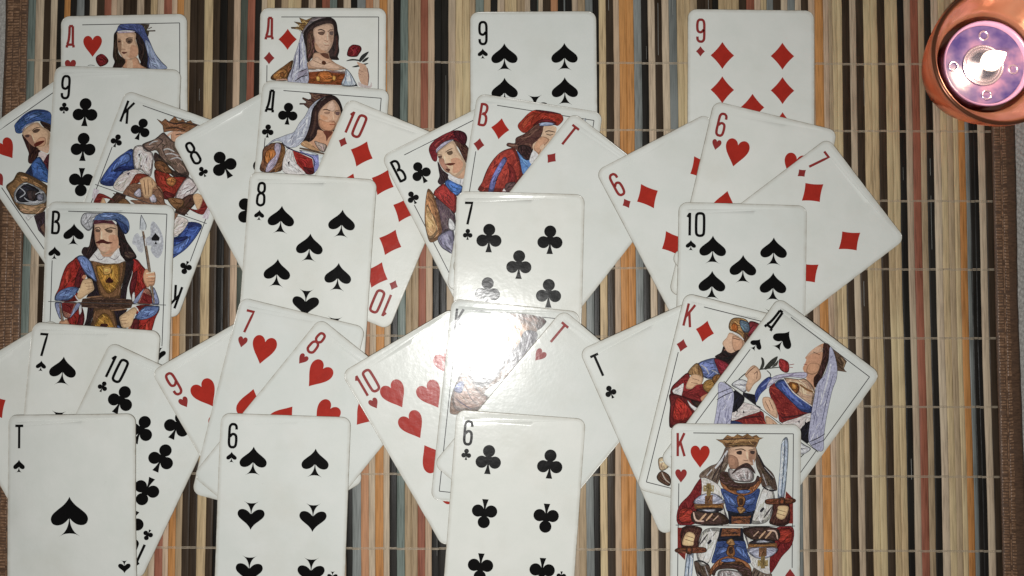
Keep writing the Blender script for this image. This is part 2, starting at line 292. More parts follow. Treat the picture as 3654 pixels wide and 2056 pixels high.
'KC': '''
crown 124,86,60 p 17.72,7.7 20.19,8.13 21.17,6.4 23.26,7.05 24.75,3.98 27.32,5.53 28.56,3.89 30.33,4.94 32.02,3.28 33.58,4.35 35.98,3.97 31.75,9.4 29.41,9.3 25.32,10.73 22.69,12.35 21.21,9.63
crown 56,40,34 l0.69 22.16,7.21 25.81,7.08 29.75,5.24 35.52,4.6
crown 60,42,34 l0.61 22.9,10.42 26.83,8.58 31.37,8.37
crown 150,104,76 l0.43 23.51,8.35 26.53,7.76 29.54,7.16
face 166,116,88 s 25.88,11 29.48,9.5 32.98,8.97 31.21,11.67 29.26,15.13 27.33,14.89
face 60,45,40 l0.43 28.02,11.77 29.5,10.79 31.19,10.38
face 192,162,148 s 24.24,13.43 25.81,10.79 26.44,11.26 25.08,13.82
beard 112,92,82 s 15.94,20.28 20.08,16.51 22.36,12.7 24.37,13.15 27.74,14.74 29.83,15.4 36.68,22.69 39.98,26.61 37.58,28.84 30.87,25.66 27,25.17 22.73,21.13 19.61,22.69 16.55,21.91
beard 58,44,40 s 22.21,22.23 26.39,23.54 32.29,27 39.72,27.16 40.33,28.79 34.73,29.84 27.61,26.81 23.74,26.32
beard 178,176,174 l0.61 25.17,20.27 26.91,18.73 30.22,18.96
beard 170,168,168 l0.52 26.6,21.62 29.3,20.2 32.54,20.22
beard 170,168,168 l0.52 18.55,19.82 19.72,18.02 21.61,16.9
beard 168,166,166 l0.52 29.81,22.8 32.36,20.98 34.85,21.49
beard 66,54,52 l0.43 20.59,15.4 23.65,16.18 22.12,19.49
beard 66,54,52 l0.35 16.25,21.09 19.46,22.28 21.15,19.37
beard 66,54,52 l0.39 25.74,16.83 24.87,19.45 27.87,22.56
robe 60,80,140 s 12.57,24.24 16.24,32.19 12.21,34.98 10.27,42.12 4.26,43.31 4.36,38.67 6.45,31.93 9.31,27.23
robe 84,106,160 s 8.03,29.99 11.35,26.52 13.23,29.09 9.66,33.11 6.91,36.85
robe 34,44,88 s 8.13,36.42 9.82,33.52 15.53,31.51 16.39,32.59 11.91,34.17
robe 38,46,88 p 4.26,43.31 9.36,39.68 10.02,42.67
robe 190,180,175 s 12.7,23.96 15.36,21.18 17.83,22.85 21.55,22.93 23.53,28.24 23.98,33.15 19.24,31.59 16.44,32.11
robe 58,50,60 p 15.58,25.49 16.37,24.52 16.52,26.78
robe 58,50,60 p 19.61,26.38 19.76,24.94 20.19,27.33
robe 58,50,60 p 18.08,29.69 19.17,29.54 18.74,30.85
robe 92,80,84 l0.35 22.66,30.85 23.43,29.2 23.02,27.49
tunic 135,48,38 s 24.95,29.58 30.15,28.68 33.35,29.86 39.21,28.26 38.58,34.01 37.35,38.13 33.58,40.37 28.2,35.82
tunic 92,34,32 s 32.37,37.12 37.04,37.31 35.21,39.8 32.61,40.25
tunic 112,76,50 s 23.74,26.32 26.85,24.76 31.88,27.15 32.08,28.92 25.77,29.3
tunic 160,104,62 s 31.41,31.46 32.95,30 35.44,30.51 35.53,33.24 33.57,34.16 31.82,33.16
tunic 60,34,26 l0.39 32.53,31.99 34.72,31.68
tunic 60,34,26 l0.39 33.45,30.75 33.8,32.93
robe 192,182,176 s 10.37,43 11.19,37.19 14.84,33.37 17.61,32.16 22.6,33.18 18.22,33.79 17,37.91 15.67,42.99
robe 66,58,78 p 13.74,35.37 15.07,33.98 14.78,35.69
robe 56,50,60 p 12.06,41.95 12.74,40.1 12.59,41.54
tunic 126,56,42 s 17,37.91 18.22,33.79 23.42,32.89 21.07,36.48 18.42,39.26 16.08,42.84
orb 130,95,75 s 15.77,42.03 18.12,38.44 21.53,37.7 28.2,35.82 31.55,37.4 34.39,41.93 36.57,43.46 17.09,48.01
orb 160,155,166 s 20.05,42.37 21.73,39.47 23.5,42.99 20.91,43.44
orb 160,155,166 s 26.86,40.89 28.9,40.18 30.78,42.74 28.33,43.59
orb 84,56,44 l0.52 28.35,36.23 32.01,38.62 34.33,42.41
hand 186,152,118 s 20.36,35.81 23.98,33.15 28.05,35.41 27.18,38.02 27.83,41.01 25.28,42.83 22.85,40 21.68,38.11
hand 96,64,48 l0.35 21.99,35.24 25.24,41.46
hand 96,64,48 l0.3 23.62,34.66 26.46,41.03
hand 96,64,48 l0.3 25.25,34.09 26.57,36.39
robe 188,178,176 s 37.75,37.98 39.62,28.12 44.19,29.28 45.91,31.44 43.35,36.94 41.61,38.47
robe 70,58,56 l0.39 41.48,34.37 43.72,31.74 44.34,29.68
robe 74,50,42 s 40.91,37.8 44.22,34.33 47.42,35.51 45.05,42.77 41.98,49.36 40.02,44.08
orb 122,88,58 s 35.06,39.39 40.91,37.8 42.63,39.95 40.53,42.98 36.78,41.55
tunic 118,42,38 s 43.74,40.48 51.45,41.44 52.54,36.92 49.3,34.38 49.08,39.98
hand 186,152,118 s 44.93,35 46.52,33.06 49.3,34.38 49.48,39.84 47.81,39.05
robe 186,176,184 p 52.69,37.33 51.91,42.66 54.65,42.62 54.26,39.08
robe 66,46,40 l0.52 41.08,46.93 43.02,43.49 45.76,43.44
''',
'JS': '''
feather 164,164,168 s 17.18,4.76 22.03,4.61 24.47,4.94 21.39,7.88 21.13,10.73 19.21,12.61 17.12,11.26 15.6,9.27 15.67,6.84
feather 106,106,112 l0.24 17.6,5.15 18.58,8.37 19.99,11.98
feather 106,106,112 l0.24 20.43,5.07 18.97,7.95 17.44,9.62
hair 42,29,29 s 21.47,9.5 22.62,15.95 23.48,20.79 19.89,25.35 16.94,23.01 16.65,21.4 17.58,19.96 19.59,19.69 20.24,16.84 20.82,12.36
hair 42,29,29 s 31.55,8.79 34.58,12.75 36.4,16.75 39.01,20.31 40.98,23.49 39.25,25.16 36.05,25.66 33.89,22.9 32.83,18.07 32.22,14.04
hair 74,54,48 s 35.44,21.63 38.24,21.14 40.57,23.3 36.79,24.42
hair 70,52,46 l0.41 21.01,16 20.01,20.08 18.57,23.36
face 160,115,92 s 24.94,21.55 30.62,22.19 32.47,18.89 33.32,19.68 29.52,24.24 26.7,24.33
face 192,164,140 s 22.28,9.48 27.91,8.9 31.6,9.8 32.26,14.85 32.85,18.48 30.62,22.19 27.04,23.11 24.96,21.96 22.75,18.38 21.93,14.35 21.74,10.71
face 142,102,84 s 21.86,11.52 24.25,12.26 24.46,16.3 24.49,20.76 23.2,19.18 22.1,15.16
face 174,116,90 s 28.21,14.57 32.04,14.45 32.57,18.48 30.2,21.8 26.61,22.71 29.29,19.8
face 202,168,150 s 23.6,19.16 26.02,19.09 27.72,20.66 25.33,21.34
face 98,78,64 s 26.65,11.86 29.68,11.76 29.55,13.15 27.52,12.97
face 58,40,34 l0.45 26.25,11.87 28.83,10.98 31.27,11.31
face 98,76,64 s 22.33,11.99 24.35,11.93 24.08,12.99 22.54,12.92
face 58,40,34 l0.37 21.97,11.31 23.57,10.86 24.63,11.92
face 214,190,166 l0.69 25.08,12.64 25.24,15.87
face 120,78,62 l0.37 24.34,16.39 26.28,16.33
face 74,32,28 s 22.52,17.78 24.28,16.71 25.87,16.26 27.53,17.02 30.18,17.54 27.99,18.22 25.96,17.88 23.95,18.14
hat 88,108,150 s 21.55,7.06 22.88,5.4 25.66,4.42 30.91,4.26 34.2,5.25 36.53,7.42 37.3,10.64 36.61,12.89 35.02,13.34 32.4,9.57 30.27,7.61 25.82,7.54 21.6,8.08
hat 50,64,104 s 31.06,7.18 33.12,7.93 36.05,9.87 36.78,12.28 35.42,13.33 33.27,10.76
hat 112,132,172 s 23.71,5.78 27.71,5.05 30.97,5.35 26.98,6.49
hat 86,46,56 p 21.58,7.67 29.47,7.63 32.02,10.19 30.77,9.42 25.89,8.96 21.08,9.72
robe 138,42,36 s 15.4,24.47 12.66,25.97 9.97,28.48 8.19,32.98 6.87,38.26 5.54,43.54 15.62,43.63 14.49,37.62 17.11,33.91 18.6,31.45
robe 86,30,32 s 14.11,38.04 14.28,33.6 16.77,27.46 18.58,31.04 18.01,35.5 15.74,38.39
robe 160,58,46 s 9.74,31.72 11.62,29.24 11.48,34.09 9.28,38.19
robe 138,42,36 s 39.25,25.16 41.25,24.69 43.38,27.05 45.54,29.81 44.53,33.88 45.9,37.07 41.72,42.03 39.75,42.89 38.25,37.3 39.54,30.81
robe 92,30,34 s 39.58,31.61 41.51,29.94 41.35,34.79 39.66,41.29 38.66,37.29
robe 40,30,32 p 35.26,26.09 40.06,25.13 39.17,31.62 37.45,37.32 36.93,42.98 33.69,42.68 35.31,34.97
robe 36,28,32 p 18.15,30.65 23.17,34.13 25.59,41.72 19.17,42.32 21.35,37.82
armour 122,88,60 s 20.74,26.13 26.43,26.97 32.88,26.77 36.05,25.66 35.95,31.72 34.63,37.41 33.69,42.68 26.46,42.9 23.64,35.33
armour 170,124,58 s 23.26,28.07 26.47,27.65 32.89,27.05 34.02,33.4 32.62,37.47 29.53,39.98 27.02,38.25 24.34,33.29
armour 190,148,84 s 26.52,28.78 29.75,28.68 29.87,31.1 27.1,31.99
armour 90,62,40 l0.28 24.34,33.29 27.03,38.45 29.54,40.19 32.62,37.47 34.3,30.97
armour 52,20,18 p 29.15,32.66 31.26,34.49 30.7,35.39 27.88,35.48 27.55,34.6
armour 52,20,18 l0.33 29.28,35.16 29.38,37.17
collar 202,194,192 p 23.48,20.79 26.27,23.94 29.5,23.84 32.92,19.69 33.89,22.9 36.04,25.46 32.87,26.57 26.42,26.76 19.9,25.55
collar 92,82,90 l0.24 22.18,22.85 24.73,25.4 27.08,23.91
collar 92,82,90 l0.24 33.48,22.91 31.57,24.99 28.69,23.86
collar 120,96,80 l0.24 19.91,25.75 26.43,26.97 32.88,26.77 36.05,25.66
strap 102,120,162 s 14.59,24.5 16.97,23.62 20.31,25.74 22.14,29.72 23.62,34.92 21.12,33.39 18.17,31.06 16.35,27.07
strap 60,60,92 l0.33 14.61,24.7 17.71,29.86 19.42,31.83
belt 78,56,44 p 17.59,42.77 25.59,41.72 39.73,42.49 41.03,44.46 16.91,45.2
belt 132,98,72 l0.57 19.57,42.22 26.38,41.37
belt 54,38,32 l0.49 17.64,43.73 29.69,43.2 39.76,43.22
cuff 98,116,156 s 5.16,43.79 6.58,40.28 10.49,38.15 13.69,37.65 15.74,38.39 15.02,40.03 11.98,43.34 8.78,43.84
cuff 52,60,96 l0.24 6.65,41.69 9.37,39.8 11.75,39.12
hand 190,160,126 s 17.94,34.29 21.15,33.99 22.3,36.58 22.6,38.59 20.68,40.26 18.35,41.94 16.4,43.21 14.93,42.04 16.17,38.78 16.84,36.34
hand 172,120,92 s 17.09,33.51 17.83,32.28 19.06,32.64 18.33,34.08
hand 120,84,64 l0.24 18.44,36.09 22.03,35.38
hand 120,84,64 l0.24 19.11,37.28 22.12,36.99
hand 120,84,64 l0.24 19.59,38.68 22.37,37.99
cuff 200,190,186 l0.49 14.28,41.26 15.17,42.84 16.43,43.81
cuff 150,100,86 s 45.11,37.49 47.57,38.22 48.65,43.83 41.82,44.04 42.84,40.38
robe 112,38,38 p 43.01,43.8 44.39,39.13 48.09,40.62 48.67,44.23
cuff 120,126,152 s 40.18,43.48 43.95,38.33 44.73,37.91 42.2,43.62
cuff 118,124,150 s 48.72,36.98 50.44,39.34 51.68,43.94 48.66,44.03
cuff 202,198,196 s 39.77,43.3 39.62,40.48 40.56,39.04 40.91,42.05 40.38,43.48
halberd 162,164,170 s 47.66,7.48 50.64,10.64 52.5,15.44 52.35,20.71 50.48,23.8 48.4,22.45 47.07,20.06 47.39,18.44 45.36,18.09 44.81,15.27 46.75,13.59 46.57,9.95
halberd 186,188,192 s 48.58,9.89 50.32,12.27 51.71,15.87 50.58,17.53 49.25,15.14
halberd 168,170,175 s 43.56,14.5 43.88,20.97 41.87,21.03 40.54,18.65 38.86,17.48 39.51,14.22 41.06,12.96 42.35,14.54
halberd 176,180,184 s 42.26,4.6 44.51,9.2 44.21,11.24 41.99,11.31 42,7.65
halberd 66,68,76 l0.33 41.99,11.31 42,7.65 42.26,4.72
halberd 66,68,76 l0.24 42.26,4.72 44.58,9 44.42,11.43
halberd 124,104,88 l1.06 43.44,12.07 46.06,24.14 49.46,43.8
halberd 60,50,48 l0.28 42.93,11.68 45.46,24.16 48.73,43.83
halberd 204,204,204 l0.65 44.53,15.28 44.97,18.51
halberd 24,22,24 p 48.96,12.63 50.92,14.68 50.7,15.98 49.5,16.14 47.6,16.08 47.22,15
halberd 24,22,24 p 48.73,17.67 49.15,16.36 50.02,17.63
hand 186,142,112 s 45.48,28.6 47.17,30.17 49.17,29.9 49.76,32.11 49.26,35.75 47.47,36.21 46.3,37.05 44.77,34.68 44.21,31.47
hand 212,192,168 l0.57 45.58,30.74 48.98,30.11
hand 212,192,168 l0.49 46.46,32.13 49.47,31.79
hand 84,54,44 l0.28 45.7,33.12 49.32,32.93
hand 84,54,44 l0.24 46.17,34.52 49.18,34.14
''',
'JC': '''
hair 72,44,38 s 31.74,8.32 34.89,9.47 36.57,15.29 33.07,20.31 32.56,16.75 32.62,12.07
hair 50,37,42 s 21.64,13.47 21.77,17.78 23.21,21.34 21.89,23.01 18.36,23.54 17.46,21.66 19.33,19.81 20.3,17.02
face 172,136,112 s 25.41,23.41 29.52,21.77 31.94,21.14 28.91,25.69 27.34,25.11
face 196,172,146 s 23.36,9.65 28.39,8.47 32.11,8.51 32.05,13.19 32.53,18.62 31.76,21.04 28.39,23.07 25.32,23.6 23.96,20.79 22.5,19.09 21.98,15.53 22.58,12.55
face 142,96,84 s 22.39,12.92 24.42,13.5 24.2,16.21 24.54,19.2 23.41,20.03 21.97,16.47
face 174,116,92 s 27.19,15.39 30.15,15.98 31.41,19.45 28.03,21.94 25.26,20.98 26.78,18.47
face 102,82,66 s 27.01,11.63 29.42,11.93 29.16,13.35 27.44,13.26
face 60,44,38 l0.33 26.46,11.34 28.45,11.1 30.14,11.26
face 98,72,64 s 22.93,11.41 24.5,11.98 23.82,12.86 22.67,12.36
face 60,44,38 l0.33 23.07,10.68 24.63,11.72
face 212,188,162 l0.66 25.44,12.61 24.21,15.74
face 92,46,34 s 24.02,16.11 26.15,16.51 28.27,17.83 25.95,17.81
face 92,58,48 s 23.07,17.97 24.91,18.93 23.97,19.85
hat 112,36,42 s 20.61,6.82 22.67,5.05 26.96,3.96 32.54,4.01 36.16,5.16 38.26,7.43 38.23,9.77 36.71,11.82 35.31,12.28 33.59,9.27 30.92,7.18 27.29,6.97 24.3,8.25 21.46,12.91 19.98,12.15 20.02,9.34
hat 72,26,34 s 33.83,5.14 37.72,6.68 38.23,9.77 35.78,12.28 34.33,9.65
hat 142,58,58 s 23.59,6 27.78,5.1 31.41,5.31 27.87,5.85 23.76,7.5
hat 152,148,166 s 22.69,9.78 24.01,8.1 28.22,6.97 32.49,7.76 29.47,8.18 24.37,9.23
tunic 95,78,84 s 13.13,27.41 16.41,31.91 17.83,37.33 14.42,43.99 10.73,43.02 6.83,45.21 8.56,39.1
tunic 150,52,48 s 19.93,24.11 21.98,31.03 18.2,37.52 16.75,34.9 15.48,31.9 13.87,27.79 13.33,25.64 15.76,24.07
tunic 72,105,165 s 22.17,22.92 25.73,27.34 26.26,29.49 22.35,31.22 19.84,24.3
collar 202,198,198 s 23.59,21.06 25.41,23.41 27.25,25.3 28.91,25.69 27.4,27.73 25.73,27.34 22.45,22.83
collar 80,90,110 l0.21 27.25,25.3 25.73,27.34 26.27,29.02
shield 160,116,80 s 12.35,22.55 13.15,25.54 12.55,29.45 11.18,35.77 9.08,41.7 6.28,44.46 2.22,44.24 2.63,39.78 4.35,34.59 7.75,28.38 10.57,24.21
shield 182,144,104 s 8.3,28.67 8.63,32.58 8.58,37.24 6.68,41.87 2.6,42.57 3.77,36.63
shield 124,84,58 l0.5 10.56,25.15 11.26,29.25 10.08,35.2 7.98,41.14
tunic 118,114,134 s 6.1,43.9 10.73,43.02 13.67,44.54 9.33,53.03 6.77,50.78 5.51,47.8
tunic 150,148,166 l0.83 8.86,44.86 8.82,48.57 9.16,51.55
tunic 202,200,200 s 14.67,38.51 15.56,41.77 14.23,44.36 12.4,42.48
''',
'JD': '''
halberd 120,126,136 l0.61 49.71,3.65 49.73,5.82
hat 148,52,38 s 20.2,11.49 21.77,8.76 24.3,5.27 27.39,3.39 34.14,3.27 38.5,3.68 39.88,5.64 39.1,7.62 37.49,9.11 35.76,7.83 30.36,8.67 27.64,10.95 23.88,14.48 21.27,13.49
hat 86,28,32 s 27.09,3.43 34.11,3.12 38.48,3.53 35.74,3.74 29.63,3.97
hat 96,30,35 s 26.99,10.74 30.17,7.46 34.69,6.91 37.14,8.86 30.36,8.67
hat 172,74,52 s 22.05,10.58 24.54,6.78 26.84,5.8 24.86,8.9 22.93,12.3
hair 86,56,50 s 28.4,9.9 31.79,10 31.4,13.47 30.62,16.38 28.85,18.82 28.46,22.28 27.87,26.39 25.77,26.72 23.7,25.19 21.48,22.75 18.92,22.06 16.68,21.48 17.09,20.18 20.11,19.87 20.34,17.35 23.93,14.78
hair 54,38,38 s 21.85,21.14 24.75,20.08 28.32,21.38 27.82,26.09 25.77,26.72 23.7,25.19
hair 130,96,82 l0.67 17.51,20.89 19.38,21.06 21.45,20.59
hair 122,88,76 l0.54 22.48,17.33 26.19,15.52 28.72,12.02
hair 118,86,74 l0.42 24.65,19.47 27.1,19.4 28.02,21.42
face 196,172,148 s 32.09,9.95 37.11,9.64 37.4,12.54 36.02,15.54 34.43,19.19 32.91,21.28 31.44,23.68 28.62,21.33 28.25,18.91 30.87,16.03 31.61,12.82
face 174,120,92 s 31.33,15.03 35.14,15.83 32.68,19.77 31.34,23.07 28.9,21.13 29.15,18.77
face 208,182,156 s 31.43,19.66 33.04,18.17 32.9,20.2 31.92,20.82
face 70,56,48 l0.36 33.25,13.49 35.12,13.73 36.42,13.15
face 66,50,42 l0.42 32.68,12.8 34.24,11.94 37.18,12.11
hat 130,138,165 s 29.6,9.72 30.68,8.77 35.48,8.03 35.94,9.04 30.61,10.34
tunic 150,58,48 s 19.24,22.17 21.23,23.1 23.33,26.79 25.86,33.19 21.94,41.5 7.89,43.68 8.43,39.29 9.67,33.54 11.91,28.25 14.98,24.38
tunic 116,40,38 s 18.18,29.13 19.78,33.52 19.58,38.17 18.65,42.01 21.94,41.5 23.72,37.22 21.64,31.68
tunic 96,72,72 s 19.03,38.56 23.13,37.31 21.96,41.65 19.27,42.07
tunic 102,106,156 s 16.28,26.8 17.69,27.97 16.21,32.22 14.56,37.41 13.87,42.76 11.78,43.08 12.33,36.83 14.43,30.64
tunic 60,52,90 l0.21 21.57,23.35 23.87,28.25 26.01,33.17
tunic 90,125,175 s 21.53,23.05 25.73,26.42 27.87,26.39 28.84,28.71 26.16,33.14 24.4,29.71 23.24,26.18
tunic 200,190,190 p 17.9,42.13 18.44,40.66 19.55,41.87
collar 204,198,198 s 28.72,21.93 31.44,23.68 30.06,26.67 29.05,28.06 27.72,26.42
''',
'KD': '''
turban 110,40,45 s 30.74,5.38 35.72,5.67 35.32,9.15 33.27,10.89 32.8,14.08 30.35,14.08 31.26,10.17
turban 150,115,75 s 22.25,9.66 22.49,6.83 24.56,5.21 28.8,4.94 31.15,7.12 31.55,10.09 30.35,14.08 28.07,12.2 24.83,11.47 23.24,11.25
turban 160,92,46 s 23.41,9.37 24.51,7.56 26.44,9.22 25.98,11.18 24.47,11.25
turban 85,100,116 s 26.55,5.82 30.3,6.11 31.7,9.44 29.53,10.6 27.1,8.14
turban 84,56,40 s 29.66,11.18 32.39,12.34 32.36,14.8 30.49,14.66
hair 56,38,34 s 29.8,18.21 31.43,14.73 32.5,15.38 30.71,20.74
face 190,160,136 s 23.77,12.17 30.42,14.37 30.16,18.42 28.4,21.32 24.79,21.61 22.36,19.15 21.3,17.27 22.55,14.8
face 168,122,96 s 25.24,13.21 29.96,14.49 30.04,18.45 27.4,19.73 25.42,16.54
face 70,46,38 l0.42 25.19,14.27 28.59,14.4
turban 200,192,188 l0.54 24.03,11.98 27.51,12.46 30.14,13.95
beard 40,29,29 s 22.18,18.89 23.93,20.59 26.45,20.88 29.58,18.57 28.95,23.63 26.98,25.65 22.59,25.22 19.57,24.14 21.76,21.75
beard 180,130,110 l0.3 22.78,20.39 23.77,19.9
robe 96,106,146 s 13.04,28.84 19.42,24.79 22.15,25.94 23.25,30.56 21.49,33.45 18.03,34.32 14.58,32.73
robe 140,110,76 s 10.56,31.29 13.04,28.84 16.59,33.45 16.27,37.2 11.4,34.76 9.52,34.61
robe 120,40,48 s 19.49,25.08 23.16,25.08 27.18,26.52 26.28,30.42 24.1,31.57 21.54,28.54
robe 156,156,164 l0.61 14.33,29.13 17.06,30.28 18.77,32.3
robe 150,150,156 l0.48 19.51,30.28 22.09,30.85 23.66,32.3
robe 118,38,38 s 9.67,33.96 6.18,38.51 4.27,42.04 5.04,45.21 12.16,45.56 21.8,44.97 22.59,38.06 16.27,37.2 11.95,37.06
robe 198,190,186 s 4.91,43.41 7.31,40.67 9.05,39.01 9.07,45.42
hand 190,156,126 s 10.81,36.13 12.41,33.89 16.16,34.18 16.85,37.06 14.68,38.21 12.78,40.52 10.33,40.52
hand 100,66,52 l0.3 12.12,37.75 15.14,37.61
hand 100,66,52 l0.3 12.28,35.88 15.36,35.96
orb 142,108,62 s 17.42,36.91 19.32,34.61 24.08,34.03 23.89,38.35 20.7,40.37 17.98,39.22
orb 116,80,46 s 20.63,33.67 22.23,31.43 25.11,31.93 24.93,35.03 22.04,35.76
hand 172,126,98 s 17.72,43.25 20.73,40.48 22.2,41.52 19.93,44.83
!robe 95,30,30 s 4.32,44.78 11.95,44.7 17.19,46.13 17.58,50.3 16.24,54.89 8.72,59.21 6.76,56.66 5.5,49.66
!robe 150,45,38 s 7.34,45.85 11.28,47 16.7,51.73 8.61,56.2
!robe 200,192,188 s 12.19,45.67 15.02,47.28 18.32,48.28 18.08,49.87 14.72,48.58
!robe 46,32,30 s 13.96,45.41 20.72,45.55 18.32,48.28
!glove 172,152,122 s 6.15,73.82 8.89,72.53 11.59,74.88 10.13,77.67 7.84,78.24
!glove 206,198,180 l0.97 7.07,75.1 9.24,73.96
!plume 88,64,50 s 8.84,78.6 12.84,80.02 13.63,84.05 9.08,83.38 7.26,81.41
!plume 170,160,148 l0.48 8.97,79.17 11.1,81.66 13.52,82.87
''',
'QS': '''
crown 96,76,62 p 31.6,4.16 38.19,4.15 41.3,4.63 42.14,8.21 44.21,8.48 40.38,10.57 37.24,7.66
crown 150,124,96 l0.46 38.06,4.95 40.73,5.76 41.59,7.92
face 178,128,100 s 28.29,4.38 26.18,8.2 25.46,11.54 25.11,14.61 26.01,14.99 26.62,16.99 27.09,19.08 29.47,20.46 31.23,21.94 32.53,25.17 37.11,23.84 33.84,19.3 34.12,14.89 31.42,9.2 29.32,7.26
face 194,160,136 s 26.18,8.2 27.82,6.14 29.82,7.95 26.7,11.32 25.45,14.21 25.18,12.11
face 160,102,72 s 28.26,15.41 32.2,13.17 33.55,16.01 32.12,18.83 29.13,19.31
face 74,50,42 l0.34 26.43,10.47 29.67,9.67
face 130,56,50 l0.4 26.26,17.26 27.63,16.65
hair 60,38,31 s 28.29,4.38 31.44,3.93 34.21,9.22 35.81,14.33 36.83,20.56 36.13,22.48 33.61,19.46 33.55,16.01 31.62,10.45 29.88,7.55
dress 182,152,126 s 31.01,22.11 36.79,23.38 39.83,28.09 40.3,30.18 34.12,30.26 25.56,28.97 23.01,27.37 28.3,24.12
dress 122,72,38 s 26.25,27.05 29.62,25.94 31.58,28.66 30.11,30.46 26.34,29.08
dress 170,120,66 s 27.03,27.17 29.49,26.73 30.03,28.43 28.35,28.98
dress 126,88,54 l0.8 30.07,25.6 34.08,25.4 36.99,24.63
dress 125,44,42 s 20.72,31.87 25.07,32.12 31.3,33.06 36.29,34.22 41.12,31.31 41.53,33.79 39.03,37.05 33.59,43.89 29.62,41.28 25.2,39.01 20.56,35.49
dress 74,30,32 l0.8 32.28,42.08 36.45,38.28 40.75,33.68
dress 68,84,140 s 22.89,28.16 28.55,30.22 32.89,30.48 40.3,30.18 41.77,32.22 37.85,34.45 31.95,33.97 25.73,33.03 21.28,32.16
dress 104,120,168 l0.69 23.43,29.86 29.54,31.59 36.21,32.19
dress 196,190,190 l0.46 22.95,27.76 29,29.89 34.06,30.17 40.3,29.98
sleeve 60,70,122 s 15.87,36.19 17.27,30.95 20.39,31.42 19.33,35.7 18.72,39.65 19.34,43.37 16.83,41.06
sleeve 110,122,165 l0.57 17.2,36.6 18.02,33.89 18.38,31.52
sleeve 30,28,35 p 11.98,43.28 16.92,40.99 20,44.28 22.46,43.84 16.24,50.57
veil 166,162,180 s 18.51,30.73 21.13,26.68 28.98,19.77 30.23,21.99 24.49,25.57 21.54,29.17 19.33,35.7
veil 110,100,118 l0.29 19.29,30.85 23.42,26.01 29.64,21.17
stem 48,50,45 l0.51 7.11,39.93 8.45,35.08 12.59,30.25 18.42,24.85
leaf 54,55,50 s 9.33,26.24 10.63,26.11 12.27,27.69 12.78,29.55 11.98,30.84 10.95,27.98
leaf 54,55,50 s 13.23,29.21 13.45,24.71 14.94,21.49 15.79,25.06 14.46,28.99
leaf 70,70,64 s 15.71,26.87 15.91,24.27 16.15,22.69 17.02,24.85
leaf 60,60,56 l0.4 14.73,29.35 17.07,29.71 17.83,31.24
rose 140,45,45 s 16.28,21.9 19.64,20.79 21.63,22.1 22.72,24.09 21.54,25.33 18.58,25.08
rose 150,62,56 l0.4 20.63,22.15 22.78,19.85
rose 150,62,56 l0.34 21.02,22.7 23.25,21.46
sleeve 178,178,182 s 5.95,43.59 7.56,39.59 11.71,38.6 12.66,42.78 8.97,43.44
sleeve 92,86,90 l0.29 7.08,42.75 9.5,41.3 11.13,39.72
hand 186,152,126 s 8.05,36.44 8.45,31.24 11.69,30.92 14.67,33.59 13.84,37.71 14.01,41.77 11.57,40.8 10.27,37.58
hand 94,64,54 l0.34 8.66,36.33 8.86,33.73 9.68,31.02
hand 94,64,54 l0.29 11.2,34.08 11.67,32.33 13.42,35.22
hand 190,156,130 s 20.51,39.72 23.76,37.98 29.07,41 30.65,43.65 25.24,43.85 21.92,42.15
hand 104,72,60 l0.29 22.17,40.57 26.59,42.85
hand 104,72,60 l0.29 23.19,39.11 27.39,41.55
ermine 192,184,180 s 33.92,44.34 38.13,37.72 41.49,32.78 43.61,35.72 43.07,41.69
ermine 46,42,48 p 41.59,37.23 42.74,37.2 42.3,38.23
ermine 46,42,48 p 39.11,39.08 39.57,38.18 40.24,39.49
sleeve 30,28,35 s 42.17,42.36 43.61,35.72 48.6,43.12 45.23,45.63
veil 160,160,180 s 31.37,4.33 33.71,4.69 39.01,9.15 42.06,13.87 43.75,19.59 48.48,30 52.8,37.91 55.73,41.97 54.42,43.99 48.38,43.29 43.28,35.27 39.18,27.18 36.38,20.9 36.46,15.24 34.54,9.68
veil 108,108,134 l0.4 39.62,12.89 43.91,23.65 48.64,34.06
veil 112,112,138 l0.34 37.28,20.22 41.61,28.16 45.71,36.24
veil 190,190,206 l0.69 36.09,9.92 39.33,17.3 42.96,27.15
veil 58,54,64 l0.4 48.67,43.21 50.71,39.81 52.27,36.22
veil 58,54,64 l0.34 50.32,44.06 53.67,38.65
''',
